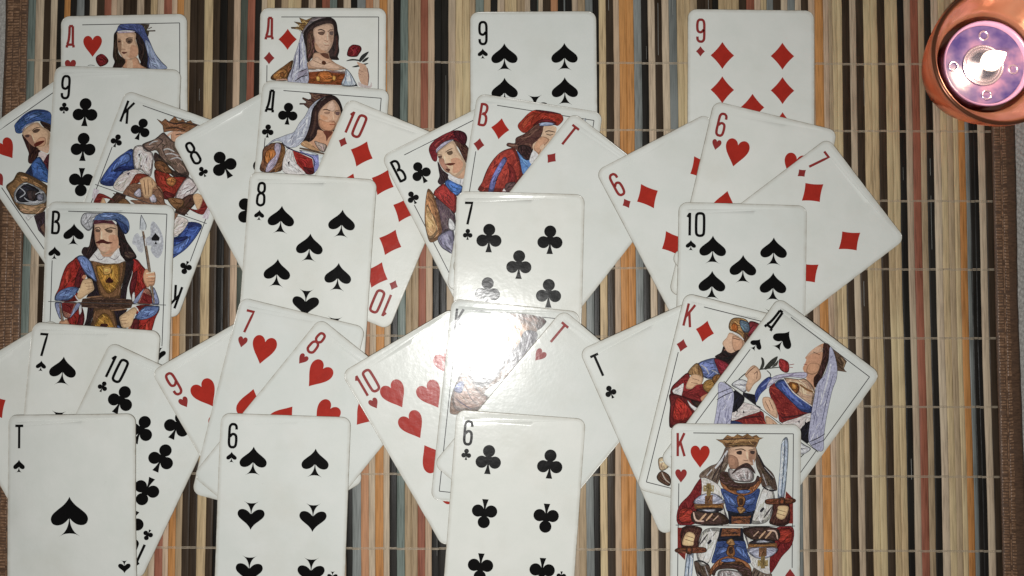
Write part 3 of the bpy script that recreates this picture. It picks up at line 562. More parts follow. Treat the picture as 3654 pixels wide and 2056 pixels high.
'KH': '''
hair 110,92,82 s 23.78,10.26 25.86,10.24 25.39,14.83 24.23,18.96 21,24.49 19.61,26.33 13.16,24.11 12.69,21.83 16.85,18.58 20.08,17.18 22.39,13.49
hair 184,184,186 l0.94 24.61,11.63 22.39,15.32 19.15,19.47
hair 58,48,46 l0.66 21.46,18.08 19.15,21.76 17.77,24.52
hair 176,174,176 l0.66 17.77,19.95 15.46,22.72
hair 58,46,44 l0.57 23.54,13.47 21.69,18.99 19.61,25.42
hair 84,68,60 s 36.72,9.67 38.55,14.69 40.85,17.88 44.53,21.5 45.9,25.14 46.35,28.79 43.59,27.91 39.9,27.03 38.99,22.47 37.16,17.91
hair 40,34,36 l0.85 38.09,13.32 40.85,18.79 44.52,24.24
hair 170,168,170 l0.28 40.85,18.79 44.99,23.32
hair 150,146,148 l0.43 39.92,21.55 41.75,26.56
robe 190,186,182 s 13.16,23.65 19.61,25.87 21.92,29.05 22.37,34.52 25.59,43.59 21.45,43.64 21.45,37.26 13.16,31.88
robe 84,78,80 l0.57 22.6,34.51 23.75,39.06 25.13,43.14
robe 192,188,184 s 40.82,27.48 43.59,26.99 45.42,31.54 44.94,36.11 43.55,40.68 40.78,43.21 35.25,43.27 36.18,39.39 38.04,34.35 39.43,29.78
robe 44,42,48 s 38.95,37.54 40.34,36.15 40.8,37.06 39.41,38.44
robe 72,66,68 l0.66 44.02,36.12 40.78,40.7
robe 90,82,82 l0.57 45.64,33.36 43.55,38.85
robe 90,82,82 l0.43 38.49,39.82 36.64,42.57
robe 30,28,32 l0.66 39.9,27.03 43.12,28.83 45.89,28.8
robe 115,36,38 s 13.06,24.11 10.85,26.42 8.09,31.02 3.49,36.54 3.27,43.92 10.4,43.84 13.16,38.71 10.4,36.01 10.86,33.72 13.16,30.96
robe 142,50,42 s 3.95,37.9 8.55,36.94 9.94,39.2 9.48,42.85 3.96,43.14
robe 70,52,46 s 9.94,38.29 21.45,38.63 25.13,43.6 10.86,43.75
fur 196,168,152 l0.66 9.94,38.75 11.09,42.15 14.54,42.57
fur 186,152,122 l0.85 12.7,42.36 15.46,39.15
fur 186,152,122 l0.76 15.46,42.33 18.23,39.12
fur 180,150,128 l0.66 18.46,42.3 20.76,40
robe 120,46,40 p 50.5,29.21 53.71,32.37 53.89,43.39 45.84,43.47 45.4,36.1 50.02,33.32
robe 76,46,40 s 45.42,32.91 51.4,33.3 51.82,43.41 43.54,43.5 44.47,38.84
tunic 60,76,122 s 21.92,28.13 28.83,30.8 31.59,31.23 38.52,27.96 37.58,33.45 35.26,38.94 25.59,39.04 23.3,33.14
tunic 88,108,156 s 22.84,29.49 27.9,33.55 28.36,35.82 25.14,34.49
tunic 88,108,156 s 32.51,33.5 37.12,31.63 35.27,34.84 32.05,34.87
tunic 28,30,40 p 24.67,37.68 36.65,37.56 35.25,43.58 25.59,43.68
tunic 115,72,50 p 26.51,40.17 35.03,39.85 34.33,43.59 26.51,43.67
tunic 74,46,36 l0.38 26.97,41.53 34.34,41.23
tunic 150,96,60 l0.38 26.97,40.62 34.34,40.41
chain 140,90,56 s 21.46,23.57 25.15,25.36 31.6,26.2 35.29,25.71 38.99,22.93 39.22,25.21 36.21,29.35 31.59,31.23 28.83,30.8 24.22,29.02 21.92,26.76
chain 84,56,42 s 25.15,26.27 33.45,26.64 33.44,28.47 25.61,28.55
chain 158,108,66 l0.66 26.99,27.39 29.76,27.14 32.98,27.42
chain 160,108,74 l0.57 22.38,25.39 24.22,28.11 27.91,30.35
chain 156,100,66 s 35.29,27.54 38.99,22.93 39.45,25.21 36.21,29.35
chain 96,60,44 l0.33 35.75,28.45 38.99,24.3
tunic 88,108,156 s 28.83,28.97 34.37,28.69 33.44,30.07 29.29,30.11
chain 120,80,48 s 28.83,31.71 30.67,30.78 32.51,32.59 31.59,35.79 29.74,36.26 28.83,33.99
chain 62,44,36 s 29.75,32.62 31.13,32.6 31.13,34.88 29.98,34.89
chain 152,114,72 s 28.82,36.27 31.59,36.24 32.5,37.6 30.2,38.99
beard 70,50,45 s 21.46,21.28 25.15,21.24 27.92,25.33 35.76,25.25 37.61,22.49 38.53,23.85 35.29,27.08 26.99,27.62 21.92,25.39
face 180,150,128 s 25.63,10.47 31.63,9.49 36.72,9.9 36.93,14.71 35.77,17.93 33.47,17.49 30.69,18.9 27,19.39 25.16,15.29
face 198,174,148 s 27.01,10.69 31.63,9.91 35.79,10.41 34.4,11.44 28.86,11.13
face 134,96,78 s 25.25,13.46 28.85,14.79 29.31,18.91 26.08,19.63 24.93,17.13
face 128,92,76 s 34.26,11.62 36.71,11.87 36.52,14.71 35.31,16.79 34.02,15.2
face 58,46,42 s 28.63,12.05 30.71,11.66 30.7,13.31 28.86,13.1
face 66,52,48 s 34.63,11.71 36.48,11.69 36.25,13.02 34.86,12.9
face 74,56,48 l0.43 27.93,11.23 30.71,10.88 32.55,11.64
face 70,54,46 l0.38 33.85,11.4 36.48,10.82
face 204,180,154 l0.94 33.01,12 33.38,15.21
face 90,60,48 l0.38 31.62,15.77 33.7,15.98
beard 158,150,148 s 25.15,19.41 27.92,20.3 31.62,18.89 34.85,19.77 36.22,22.5 35.3,24.8 31.61,25.29 26.99,24.42 25.15,22.16
beard 70,52,48 s 27.92,19.84 30.7,17.75 33.47,17.04 35.77,19.3 36.69,21.58 34.39,19.32 32.08,18.88 29.31,19.83 26.54,21.69
beard 204,202,202 l0.66 27.92,22.13 29.76,24.4
beard 206,204,204 l0.66 31.61,20.26 32.53,23.91
beard 200,198,198 l0.52 34.38,21.15 33.91,23.9
beard 96,84,82 l0.33 29.77,21.19 31.14,24.84
beard 96,84,82 l0.33 33.23,20.24 33.54,24.58
beard 178,176,176 l0.52 35.78,15.41 36.23,17.92 36.92,21.12
crown 140,106,70 p 19.53,6.73 22.39,6.97 24.48,4.84 27.02,5.87 28.87,4.47 31.18,5.37 33.26,4.2 35.34,5.46 37.19,4.71 38.57,5.89 40.33,5.87 38.57,6.67 37.18,9.89 31.63,9.49 27.01,10 23.78,10.26 22.39,8.44
crown 78,56,42 l0.57 20.54,7.08 27.02,6.65 36.26,6.1
crown 92,66,48 p 23.32,8.43 37.64,7.82 36.95,9.44 23.78,10.03
crown 160,128,86 l0.33 24.24,7.51 30.71,7.21 37.18,7
crown 150,118,76 l0.33 25.16,9.1 30.71,8.72 36.26,8.76
orb 150,152,168 s 10.63,35.09 11.78,31.89 16.38,30.24 20.99,31.34 23.07,34.97
orb 112,78,50 p 10.17,35.1 23.07,34.51 22.83,36.79 10.4,37.15
orb 160,114,66 l0.47 11.32,36.09 22.37,35.7
orb 112,80,54 p 14.77,31.4 18.23,30.91 18.23,35.02 14.77,35.05
orb 154,134,88 p 14.08,26.84 18.69,26.8 18.69,29.54 14.08,29.58
orb 130,108,68 p 15.46,25.92 17.31,25.9 17.31,31.38 15.46,31.4
orb 48,44,48 s 11.32,37.14 22.37,36.8 19.61,38.65 14.08,38.7
orb 140,140,146 s 13.16,37.58 19.61,37.28 17.77,38.44
sword 165,175,190 s 50.13,5.63 51.28,7.68 51.01,17.77 49.56,32.41 46.8,32.44 47.78,17.8 48.27,8.63
sword 70,82,96 l0.43 49.76,6.32 49.39,17.79 48.27,32.42
sword 204,206,210 l0.33 48.83,8.63 48.47,17.8 47.49,31.52
sword 108,64,46 s 41.04,33.64 43.11,32.48 53.71,32.37 53.7,34.42 43.1,34.99
sword 78,50,38 s 47.49,32.2 49.66,32.04 49.88,34.78 47.48,34.8
sword 140,78,50 s 48.18,33.11 49.33,33.1 49.1,34.24 48.17,34.25
hand 202,172,132 s 47.25,35.63 51.39,35.81 51.38,38.32 49.99,41.06 48.15,41.54 46.31,40.19 46.78,37.45
hand 96,62,46 l0.33 46.78,37.23 50.46,38.33
hand 96,62,46 l0.33 46.55,38.82 49.99,39.93
''',
'KS': '''
robe 116,88,70 s 20.88,4.08 38.19,3.91 42.14,5.49 41.43,7.36 38.87,10.51 38.67,15.57 35.25,20.96 29.05,30.58 19.11,38.78 17.49,47.35 6.01,50.83 4.21,47.47 4.88,40.25 8.2,30.95 13.87,23.18 12.74,12.5 15.75,6.78
crown 70,48,45 s 37.14,4.2 42.13,5.31 42.11,6.93 39.15,9.76
crown 100,74,56 s 29.89,3.87 38.21,4.09 38.97,7.98 33.79,6.71
face 166,126,96 s 23.19,8.89 33.9,7.78 35.41,11.95 33,16.52 27.76,18.14 23.82,14.95
face 80,54,44 l0.73 29.08,10.08 31.31,10.65
beard 150,148,150 s 11.33,16.25 21.66,11.57 27.41,21.77 25.3,29.17 18.92,37 12.14,34.12
hair 84,80,86 s 33.51,11.07 38.94,11.22 38.67,15.57 34.61,21.75 28.86,28.81 27.77,21.74 31.32,17.77
hair 170,168,172 l0.73 36.12,11.88 35.03,18.83
robe 150,126,116 s 9.27,30.84 15.55,39.14 21.26,42.13 17.85,47.31 7.6,48.91 4.9,43.83 5.75,38.37
robe 108,114,150 s 5.16,39.51 7.31,36.06 9.52,36.55 8.55,40.94 6.02,40.85
robe 86,70,70 l0.44 10.03,37.93 13.08,42.98 16.22,45.51
robe 86,70,70 l0.36 13.75,35.75 17.16,40.77 20.08,41.18
robe 90,80,100 l0.44 6.32,43.68 9.79,45.82 13.57,47.58
''',
}


# ---------------------------------------------------------------- helpers
def lin(c):
    c = c/255.0
    return c/12.92 if c <= 0.04045 else ((c+0.055)/1.055)**2.4

def mesh_obj(name, verts, faces, mats, parent=None, smooth=False, fmat=None, loc=None):
    me = bpy.data.meshes.new(name)
    me.from_pydata([(x*MM, y*MM, z*MM) for x, y, z in verts], [], faces)
    for m in (mats if isinstance(mats, (list, tuple)) else [mats]):
        me.materials.append(m)
    if fmat: me.polygons.foreach_set('material_index', fmat)
    if smooth: me.polygons.foreach_set('use_smooth', [True]*len(me.polygons))
    me.update()
    o = bpy.data.objects.new(name, me)
    COL.objects.link(o)
    if parent: o.parent = parent
    if loc: o.location = [c*MM for c in loc]
    return o

def empty(name, loc, rz, label, cat, group=None):
    o = bpy.data.objects.new(name, None)
    o.empty_display_size = 0.01
    o.location = [c*MM for c in loc]
    o.rotation_euler = (0, 0, rz)
    COL.objects.link(o)
    tag(o, label, cat, group)
    return o

def tag(o, label=None, cat=None, group=None, kind=None):
    if label: o['label'] = label
    if cat: o['category'] = cat
    if group: o['group'] = group
    if kind: o['kind'] = kind
    return o

class Nodes:
    def __init__(s, name):
        s.m = bpy.data.materials.new(name); s.m.use_nodes = True
        s.t = s.m.node_tree; s.b = s.t.nodes['Principled BSDF']
    def n(s, typ, **kw):
        nd = s.t.nodes.new(typ)
        for k, v in kw.items():
            if k in nd.inputs.keys() if isinstance(k, str) else False: nd.inputs[k].default_value = v
            else: setattr(nd, k, v)
        return nd
    def l(s, a, b): s.t.links.new(a, b)
    def coords(s, scale=(1, 1, 1), rot=(0, 0, 0), kind='Object'):
        tc = s.n('ShaderNodeTexCoord'); mp = s.n('ShaderNodeMapping')
        mp.inputs['Scale'].default_value = scale; mp.inputs['Rotation'].default_value = rot
        s.l(tc.outputs[kind], mp.inputs['Vector']); return mp.outputs[0]
    def noise(s, vec, scale, detail=3.0, rough=0.55):
        nz = s.n('ShaderNodeTexNoise'); nz.inputs['Scale'].default_value = scale
        nz.inputs['Detail'].default_value = detail; nz.inputs['Roughness'].default_value = rough
        s.l(vec, nz.inputs['Vector']); return nz.outputs['Fac']
    def ramp(s, fac, stops):
        r = s.n('ShaderNodeValToRGB'); e = r.color_ramp.elements
        while len(e) < len(stops): e.new(0.5)
        for i, (p, c) in enumerate(stops):
            e[i].position = p; e[i].color = (*c, 1) if len(c) == 3 else c
        s.l(fac, r.inputs[0]); return r.outputs[0]
    def mix(s, fac, a, b, mode='MIX'):
        m = s.n('ShaderNodeMix'); m.data_type = 'RGBA'; m.blend_type = mode
        for sock, v in ((m.inputs[0], fac), (m.inputs[6], a), (m.inputs[7], b)):
            if hasattr(v, 'links'): s.l(v, sock)
            elif isinstance(v, (int, float)): sock.default_value = v
            else: sock.default_value = (*v, 1)
        return m.outputs[2]
    def bump(s, h, strength, dist):
        b = s.n('ShaderNodeBump'); b.inputs['Strength'].default_value = strength
        b.inputs['Distance'].default_value = dist; s.l(h, b.inputs['Height'])
        return b.outputs[0]

# every card and every printed ink lies under the same worn plastic-coated gloss
CARD_ROUGH = 0.20
def gloss(M, seedless=True):
    v = M.coords(kind='Object')
    g = M.n('ShaderNodeNewGeometry')
    a = M.noise(g.outputs['Position'], 380.0, 3.0, 0.5)
    c = M.noise(g.outputs['Position'], 90.0, 3.0, 0.5)
    add = M.n('ShaderNodeMath'); add.operation = 'MULTIPLY_ADD'
    M.l(c, add.inputs[0]); add.inputs[1].default_value = 2.2; M.l(a, add.inputs[2])
    M.l(M.bump(add.outputs[0], 0.6, 0.00008), M.b.inputs['Normal'])
    M.b.inputs['Roughness'].default_value = CARD_ROUGH
    M.b.inputs['Specular IOR Level'].default_value = 0.40
    return a, c

def make_card_material():
    M = Nodes('card_stock')
    a, c = gloss(M)
    col = M.ramp(c, [(0.3, (0.755, 0.775, 0.745)), (0.7, (0.80, 0.81, 0.785))])
    at = M.n('ShaderNodeAttribute'); at.attribute_name = 'wear'
    g = M.n('ShaderNodeNewGeometry')
    oi = M.n('ShaderNodeObjectInfo')
    tone = M.mix(oi.outputs['Random'], (0.93, 0.94, 0.93), (1.02, 1.01, 0.98))
    col = M.mix(1.0, col, tone, 'MULTIPLY')
    st = M.noise(g.outputs['Position'], 26.0, 5.0, 0.62)
    col = M.mix(M.ramp(st, [(0.5, (0, 0, 0)), (0.72, (0.30, 0.30, 0.30))]), col, (0.62, 0.60, 0.52))
    sm = M.noise(g.outputs['Position'], 330.0, 6.0, 0.75)
    col = M.mix(M.ramp(sm, [(0.66, (0, 0, 0)), (0.74, (0.22, 0.22, 0.22))]), col, (0.45, 0.42, 0.36))
    nz = M.noise(g.outputs['Position'], 260.0, 3.0, 0.6)
    mul = M.n('ShaderNodeMath'); mul.operation = 'MULTIPLY'; M.l(at.outputs['Fac'], mul.inputs[0]); M.l(nz, mul.inputs[1])
    col = M.mix(mul.outputs[0], col, (0.40, 0.36, 0.29))
    M.l(col, M.b.inputs['Base Color'])
    return M.m

def make_edge_material():
    M = Nodes('card_edge')
    g = M.n('ShaderNodeNewGeometry')
    col = M.ramp(M.noise(g.outputs['Position'], 500.0), [(0.35, (0.20, 0.17, 0.13)), (0.7, (0.42, 0.39, 0.33))])
    M.l(col, M.b.inputs['Base Color']); M.b.inputs['Roughness'].default_value = 0.8
    return M.m

INK = {}
def ink(rgb, vary=0.34, engrave=0.5):
    if vary == .1: rgb = tuple(int(round(c/14.0)*14) for c in rgb)
    key = (rgb, vary)
    if key in INK: return INK[key]
    M = Nodes('ink_%d_%d_%d' % rgb)
    gloss(M)
    k = 1.05 if sum(rgb) < 380 else 1.22
    base = [min(0.86, lin(c)*k) for c in rgb]
    g = M.n('ShaderNodeNewGeometry')
    n1 = M.noise(g.outputs['Position'], 1050.0, 4.0, 0.7)
    n2 = M.noise(g.outputs['Position'], 260.0, 2.0, 0.5)
    col = M.ramp(n1, [(0.34, [c*(1-vary) for c in base]), (0.66, [min(0.88, c*(1+vary)+vary*.012) for c in base])])
    col = M.mix(M.ramp(n2, [(0.35, (0, 0, 0)), (0.7, (0.45, 0.45, 0.45))]), col, [min(.88, c*1.3+(.008 if vary > .1 else 0)) for c in base])
    if vary > 0.1:      # dark engraved strokes that run through the printed picture
        n3 = M.noise(g.outputs['Position'], 520.0, 2.0, 0.6)
        engrave = engrave if sum(rgb) < 360 else engrave*.35
        line = M.ramp(n3, [(0.455, (0, 0, 0)), (0.5, (engrave, engrave, engrave)), (0.545, (0, 0, 0))])
        col = M.mix(line, col, [c*0.25 for c in base])
    M.l(col, M.b.inputs['Base Color'])
    INK[key] = M.m
    return M.m

RED = (162, 44, 34); MAROON = (138, 50, 48); BLACK = (9, 8, 8); LINE = (66, 64, 66)
def flat_ink(rgb):
    return ink(rgb, 0.06)

# ---------------------------------------------------------------- the strip mat
TONES = {  # two real colours of the dyed or bare slivers, between which each sliver varies
 'C': ((0.44, 0.33, 0.23), (0.58, 0.45, 0.32)), 'Y': ((0.47, 0.34, 0.19), (0.61, 0.45, 0.26)),
 'N': ((0.34, 0.24, 0.14), (0.43, 0.32, 0.20)), 'P': ((0.46, 0.32, 0.21), (0.56, 0.40, 0.28)),
 'B': ((0.030, 0.018, 0.010), (0.058, 0.037, 0.022)), 'K': ((0.007, 0.006, 0.005), (0.016, 0.013, 0.010)),
 'O': ((0.42, 0.175, 0.05), (0.56, 0.26, 0.085)), 'o': ((0.42, 0.20, 0.10), (0.54, 0.28, 0.15)),
 'R': ((0.23, 0.070, 0.040), (0.32, 0.115, 0.070)), 'T': ((0.12, 0.155, 0.135), (0.19, 0.225, 0.20)),
 'G': ((0.155, 0.165, 0.155), (0.25, 0.265, 0.255)), 'g': ((0.055, 0.065, 0.05), (0.10, 0.11, 0.09))}
STRIP_MATS = {}
def strip_material(k):
    if k in STRIP_MATS: return STRIP_MATS[k]
    M = Nodes('sliver_'+{'C': 'cream', 'Y': 'straw', 'N': 'tan', 'P': 'peach', 'B': 'brown', 'K': 'black', 'O': 'orange',
                         'o': 'apricot', 'R': 'brick', 'T': 'teal', 'G': 'grey', 'g': 'moss'}[k])
    a, b = TONES[k]
    g = M.n('ShaderNodeNewGeometry')
    mp = M.n('ShaderNodeMapping'); mp.inputs['Scale'].default_value = (1, 0.045, 1)
    M.l(g.outputs['Position'], mp.inputs['Vector'])
    grain = M.noise(mp.outputs[0], 1500.0, 5.0, 0.6)
    mp2 = M.n('ShaderNodeMapping'); mp2.inputs['Scale'].default_value = (1, 0.16, 1)
    M.l(g.outputs['Position'], mp2.inputs['Vector'])
    blot = M.noise(mp2.outputs[0], 120.0, 3.0, 0.5)
    oi = M.n('ShaderNodeObjectInfo')
    base = M.mix(oi.outputs['Random'], a, b)
    dark = M.mix(0.62, base, [c*0.42 for c in a])
    col = M.mix(M.ramp(grain, [(0.36, (1, 1, 1)), (0.56, (0, 0, 0))]), base, dark)
    col = M.mix(M.ramp(blot, [(0.40, (0, 0, 0)), (0.75, (0.5, 0.5, 0.5))]), col, [min(0.7, c*1.3+0.012) for c in b])
    M.l(col, M.b.inputs['Base Color'])
    M.b.inputs['Roughness'].default_value = 0.42 if k in 'BKTGg' else 0.55
    M.b.inputs['Specular IOR Level'].default_value = 0.3
    M.l(M.bump(grain, 0.5, 0.00025), M.b.inputs['Normal'])
    STRIP_MATS[k] = M.m
    return M.m

Y0, Y1 = -150.0, 155.0
mat = empty('strip_mat', (0, 0, 0), 0, 'striped table mat of thin cream, brown, orange and grey slivers with brown woven ends', 'table mat')
mat.location = (0, 0, 0)
ROWS = [133.0, 102.0, 71.4, 39.8, 9.1, -21.6, -52.0, -82.7, -115.2, -146.5]
strip_h = []
for i, (k, xa, xb) in enumerate(STRIPS):
    w = xb-xa
    h = random.uniform(1.28, 1.45) if k not in 'BK' else random.uniform(0.95, 1.25)
    prof = [(-.5, 0.0), (-.5, .86), (-.42, .97), (-.15, 1.0), (.15, 1.0), (.42, .97), (.5, .86), (.5, 0.0)]
    n = 34
    V = []; Fc = []
    pa = random.uniform(0, 6); pb = random.uniform(0, 6); am = random.uniform(.05, .16)
    gl = random.uniform(-0.02, 0.03)
    for j in range(n+1):
        y = Y0+(Y1-Y0)*j/n+(random.uniform(-1.5, 1.5) if 0 < j < n else 0)
        dx = .22*math.sin(y*.021+(xa+xb)*.011)+.12*math.sin(y*.05+(xa+xb)*.03)+am*.25*math.sin(y*0.03+pa)
        ra = random.uniform(-.09, .09); rb = random.uniform(-.09, .09)
        hh = h+0.05*math.sin(y*0.03+pb)
        for (a, b) in prof:
            x = (xa+xb)/2+dx+a*(w-2*gl)+(ra if a < 0 else rb)*(abs(a) > .3)
            V.append((x, y, b*hh))
    m = len(prof)
    for j in range(n):
        for q in range(m-1):
            a = j*m+q
            Fc.append((a, a+1, a+m+1, a+m))
    Fc.append(tuple(range(m))[::-1]); Fc.append(tuple(n*m+q for q in range(m)))
    o = mesh_obj('strip', V, Fc, strip_material(k), mat, smooth=True)
    strip_h.append(((xa+xb)/2, w, h))

# a few loose glassy fibres split off along the edges of dark strips
fib = Nodes('split_fibre'); fib.b.inputs['Base Color'].default_value = (0.45, 0.45, 0.42, 1); fib.b.inputs['Roughness'].default_value = 0.3
def tube(path, r, nseg=6, closed=False, squash=1.0):
    V = []; Fc = []; n = len(path)
    for i, p in enumerate(path):
        p = Vector(p); a = Vector(path[max(i-1, 0)]); b = Vector(path[min(i+1, n-1)])
        if closed: a = Vector(path[(i-1) % n]); b = Vector(path[(i+1) % n])
        t = (b-a).normalized()
        up = Vector((0, 0, 1)) if abs(t.z) < 0.9 else Vector((0, 1, 0))
        s = t.cross(up).normalized(); u = s.cross(t).normalized()
        rr = r(i/(n-1)) if callable(r) else r
        for q in range(nseg):
            an = 2*math.pi*q/nseg
            V.append(tuple(p+s*(rr*math.cos(an))+u*(rr*squash*math.sin(an))))
    rng = n if closed else n-1
    for i in range(rng):
        for q in range(nseg):
            a = i*nseg+q; b = i*nseg+(q+1) % nseg
            c = ((i+1) % n)*nseg+(q+1) % nseg; d = ((i+1) % n)*nseg+q
            Fc.append((a, b, c, d))
    if not closed:
        Fc.append(tuple(range(nseg))[::-1]); Fc.append(tuple((n-1)*nseg+q for q in range(nseg)))
    return V, Fc
V = []; Fc = []
darks = [s for s, (k, a, b) in zip(strip_h, STRIPS) if k in 'BKGT']
for _ in range(46):
    x, w, h = random.choice(darks)
    y = random.uniform(-130, 135); L = random.uniform(5, 26)
    off = random.choice([-.42, .42, -.1, .2])*w
    p = [(x+off+random.uniform(-.04, .04), y+L*q/7, h*(0.86 if abs(off) > .3*w else 1.0)+0.05+random.uniform(0, .04)) for q in range(8)]
    v, f = tube(p, random.uniform(.03, .075), 4)
    Fc += [tuple(i+len(V) for i in t) for t in f]; V += v
o = mesh_obj('loose_fibre', V, Fc, fib.m, mat); tag(o, kind='stuff')

# clear nylon threads that hold the slivers, two filaments in every row
TM = Nodes('nylon_thread')
TM.b.inputs['Base Color'].default_value = (0.50, 0.41, 0.30, 1); TM.b.inputs['Roughness'].default_value = 0.35
TM.b.inputs['Transmission Weight'].default_value = 0.3; TM.b.inputs['IOR'].default_value = 1.45
lift = [(.10 if k in 'BKgGT' else -.06)+random.uniform(-.03, .03) for k, _, _ in STRIPS]     # sunk into the soft pale slivers
for ry in ROWS:
    V = []; Fc = []
    slope = 0.0
    for s in (-.27, .27):
        path = []
        for i, (x, w, h) in enumerate(strip_h):
            yy = ry+s+0.12*math.sin(x*.9+ry)-x*0.0045
            q = lift[i]; path += [(x-.47*w, yy, h-.16), (x-.25*w, yy, h+q-.05), (x, yy+random.uniform(-.06, .06), h+q), (x+.25*w, yy, h+q-.05), (x+.47*w, yy, h-.16)]
        v, f = tube(path, 0.22, 6)
        Fc += [tuple(i+len(V) for i in t) for t in f]; V += v
    mesh_obj('thread', V, Fc, TM.m, mat, smooth=True)

# woven brown tape sewn round both ends
tape = Nodes('brown_tape')
g = tape.n('ShaderNodeNewGeometry')
mp = tape.n('ShaderNodeMapping'); mp.inputs['Scale'].default_value = (0.25, 1, 1); tape.l(g.outputs['Position'], mp.inputs['Vector'])
n1 = tape.noise(mp.outputs[0], 1600.0, 4.0, 0.6); n2 = tape.noise(g.outputs['Position'], 60.0, 3.0, 0.5)
c = tape.ramp(n1, [(0.35, (0.060, 0.030, 0.016)), (0.65, (0.135, 0.072, 0.040))])
c = tape.mix(tape.ramp(n2, [(0.4, (0, 0, 0)), (0.7, (0.6, 0.6, 0.6))]), c, (0.10, 0.058, 0.038))
tape.l(c, tape.b.inputs['Base Color']); tape.b.inputs['Roughness'].default_value = 0.6
tape.l(tape.bump(n1, 0.8, 0.0003), tape.b.inputs['Normal'])
ribm = Nodes('tape_rib')
g = ribm.n('ShaderNodeNewGeometry'); n1 = ribm.noise(g.outputs['Position'], 700.0, 4.0, 0.6)
c = ribm.ramp(n1, [(0.35, (0.13, 0.066, 0.034)), (0.68, (0.34, 0.20, 0.12))])
ribm.l(c, ribm.b.inputs['Base Color']); ribm.b.inputs['Roughness'].default_value = 0.45
ribm.l(ribm.bump(n1, 0.6, 0.0003), ribm.b.inputs['Normal'])
def tape_at(xi, xo, ribs_in, seed):
    # xi inner edge (towards the slivers), xo outer edge
    rnd = random.Random(seed); sg = 1 if xo > xi else -1
    W = abs(xo-xi); V = []; Fc = []; n = 60
    prof = [(0, .0), (0, 1.3), (.06, 1.62), (.3, 1.66), (.62, 1.6), (.86, 1.45), (.98, 1.0), (1.0, .0)]
    for j in range(n+1):
        y = Y0+(Y1-Y0)*j/n
        e = 0.35*math.sin(y*.04+seed)+rnd.uniform(-.1, .1)
        for a, b in prof:
            V.append((xi+sg*a*W+(e if a > .8 else e*.3), y, b+(0.08*math.sin(y*.11+a*5) if b > .5 else 0)))
    m = len(prof)
    for j in range(n):
        for q in range(m-1):
            a = j*m+q
            Fc.append((a, a+1, a+m+1, a+m) if sg > 0 else (a, a+m, a+m+1, a+1))
    t = mesh_obj('woven_tape', V, Fc, tape.m, mat, smooth=True)
    V = []; Fc = []
    y = Y0
    def rib(xa, xb, ya, yb, z, lift, sl):
        k = len(V)
        if xa > xb: xa, xb = xb, xa
        q = .22*(yb-ya); p = min(.3, .2*(xb-xa))
        for (x, yv, zz) in ((xa, ya, z), (xb, ya+sl, z), (xb, yb+sl, z), (xa, yb, z),
                            (xa+p, ya+q, z+lift), (xb-p, ya+q+sl, z+lift), (xb-p, yb-q+sl, z+lift), (xa+p, yb-q, z+lift)):
            V.append((x, yv, zz))
        for f in ((4, 5, 6, 7), (0, 1, 5, 4), (1, 2, 6, 5), (2, 3, 7, 6), (3, 0, 4, 7)):
            Fc.append(tuple(i+k for i in f))
    while y < Y1:
        p = rnd.uniform(1.1, 1.5)
        for (a, b) in ribs_in:
            if rnd.random() < .93:
                sl = rnd.uniform(-.15, .15)+(0.9*math.sin(y*.05+seed)*.3 if a > 2.5 else 0)
                rib(xi+sg*(a+rnd.uniform(-.1, .15)), xi+sg*(b+rnd.uniform(-.3, .2)), y, y+p*rnd.uniform(.62, .86), 1.58, rnd.uniform(.14, .3), sl)
        y += p
    # upright corded ridge between the columns of ribs
    for (a, b) in ribs_in[:1]:
        y = Y0
        while y < Y1:
            p = rnd.uniform(4, 16)
            x = xi+sg*(b+.45)
            rib(x-.3, x+.3, y, y+p-.4, 1.58, .26, 0)
            y += p
    r = mesh_obj('tape_ribbing', V, Fc, ribm.m, t); tag(r, kind='stuff')
xl = STRIPS[0][1]; xr = STRIPS[-1][2]
tape_at(xl-.1, -230.3, [(.3, 2.7), (3.5, 6.4), (6.5, 9.0)], 3)
tape_at(xr+.1, 226.6, [(.5, 3.2), (4.1, 6.1)], 5)

# ---------------------------------------------------------------- table and cloth under the mat
CM = Nodes('ribbed_cloth')
g = CM.n('ShaderNodeNewGeometry')
n1 = CM.noise(g.outputs['Position'], 900.0, 5.0, 0.65)
c = CM.ramp(n1, [(0.3, (0.25, 0.235, 0.215)), (0.7, (0.50, 0.48, 0.45))])
CM.l(c, CM.b.inputs['Base Color']); CM.b.inputs['Roughness'].default_value = 0.9
CM.l(CM.bump(n1, 0.8, 0.0005), CM.b.inputs['Normal'])
def cloth(x0, x1, name_seed):
    nx = int((x1-x0)/0.5); ny = int(310/0.5)
    xs = np.linspace(x0, x1, nx+1); ys = np.linspace(-155, 160, ny+1)
    X, Y = np.meshgrid(xs, ys)
    r = np.random.RandomState(name_seed).rand(ny+1, nx+1)
    t = (X*0.60+Y*0.80)*2*math.pi/2.5+0.5*np.sin(Y*.35)+0.35*np.sin(X*.9+Y*.2)
    u = (X*0.80-Y*0.60)*2*math.pi/1.5
    Z = -0.35+0.42*np.abs(np.sin(t/2))**0.7+0.14*np.sin(u+2*np.floor(t/math.pi))+0.06*r
    return X, Y, Z
V = []; Fc = []
for (x0, x1, sd) in ((-262, -221, 1), (219, 262, 2)):
    X, Y, Z = cloth(x0, x1, sd)
    k = len(V); ny, nx = X.shape
    V += list(zip(X.ravel().tolist(), Y.ravel().tolist(), (Z-.15).ravel().tolist()))
    idx = np.arange(ny*nx).reshape(ny, nx)+k
    Fc += np.stack([idx[:-1, :-1], idx[:-1, 1:], idx[1:, 1:], idx[1:, :-1]], -1).reshape(-1, 4).tolist()
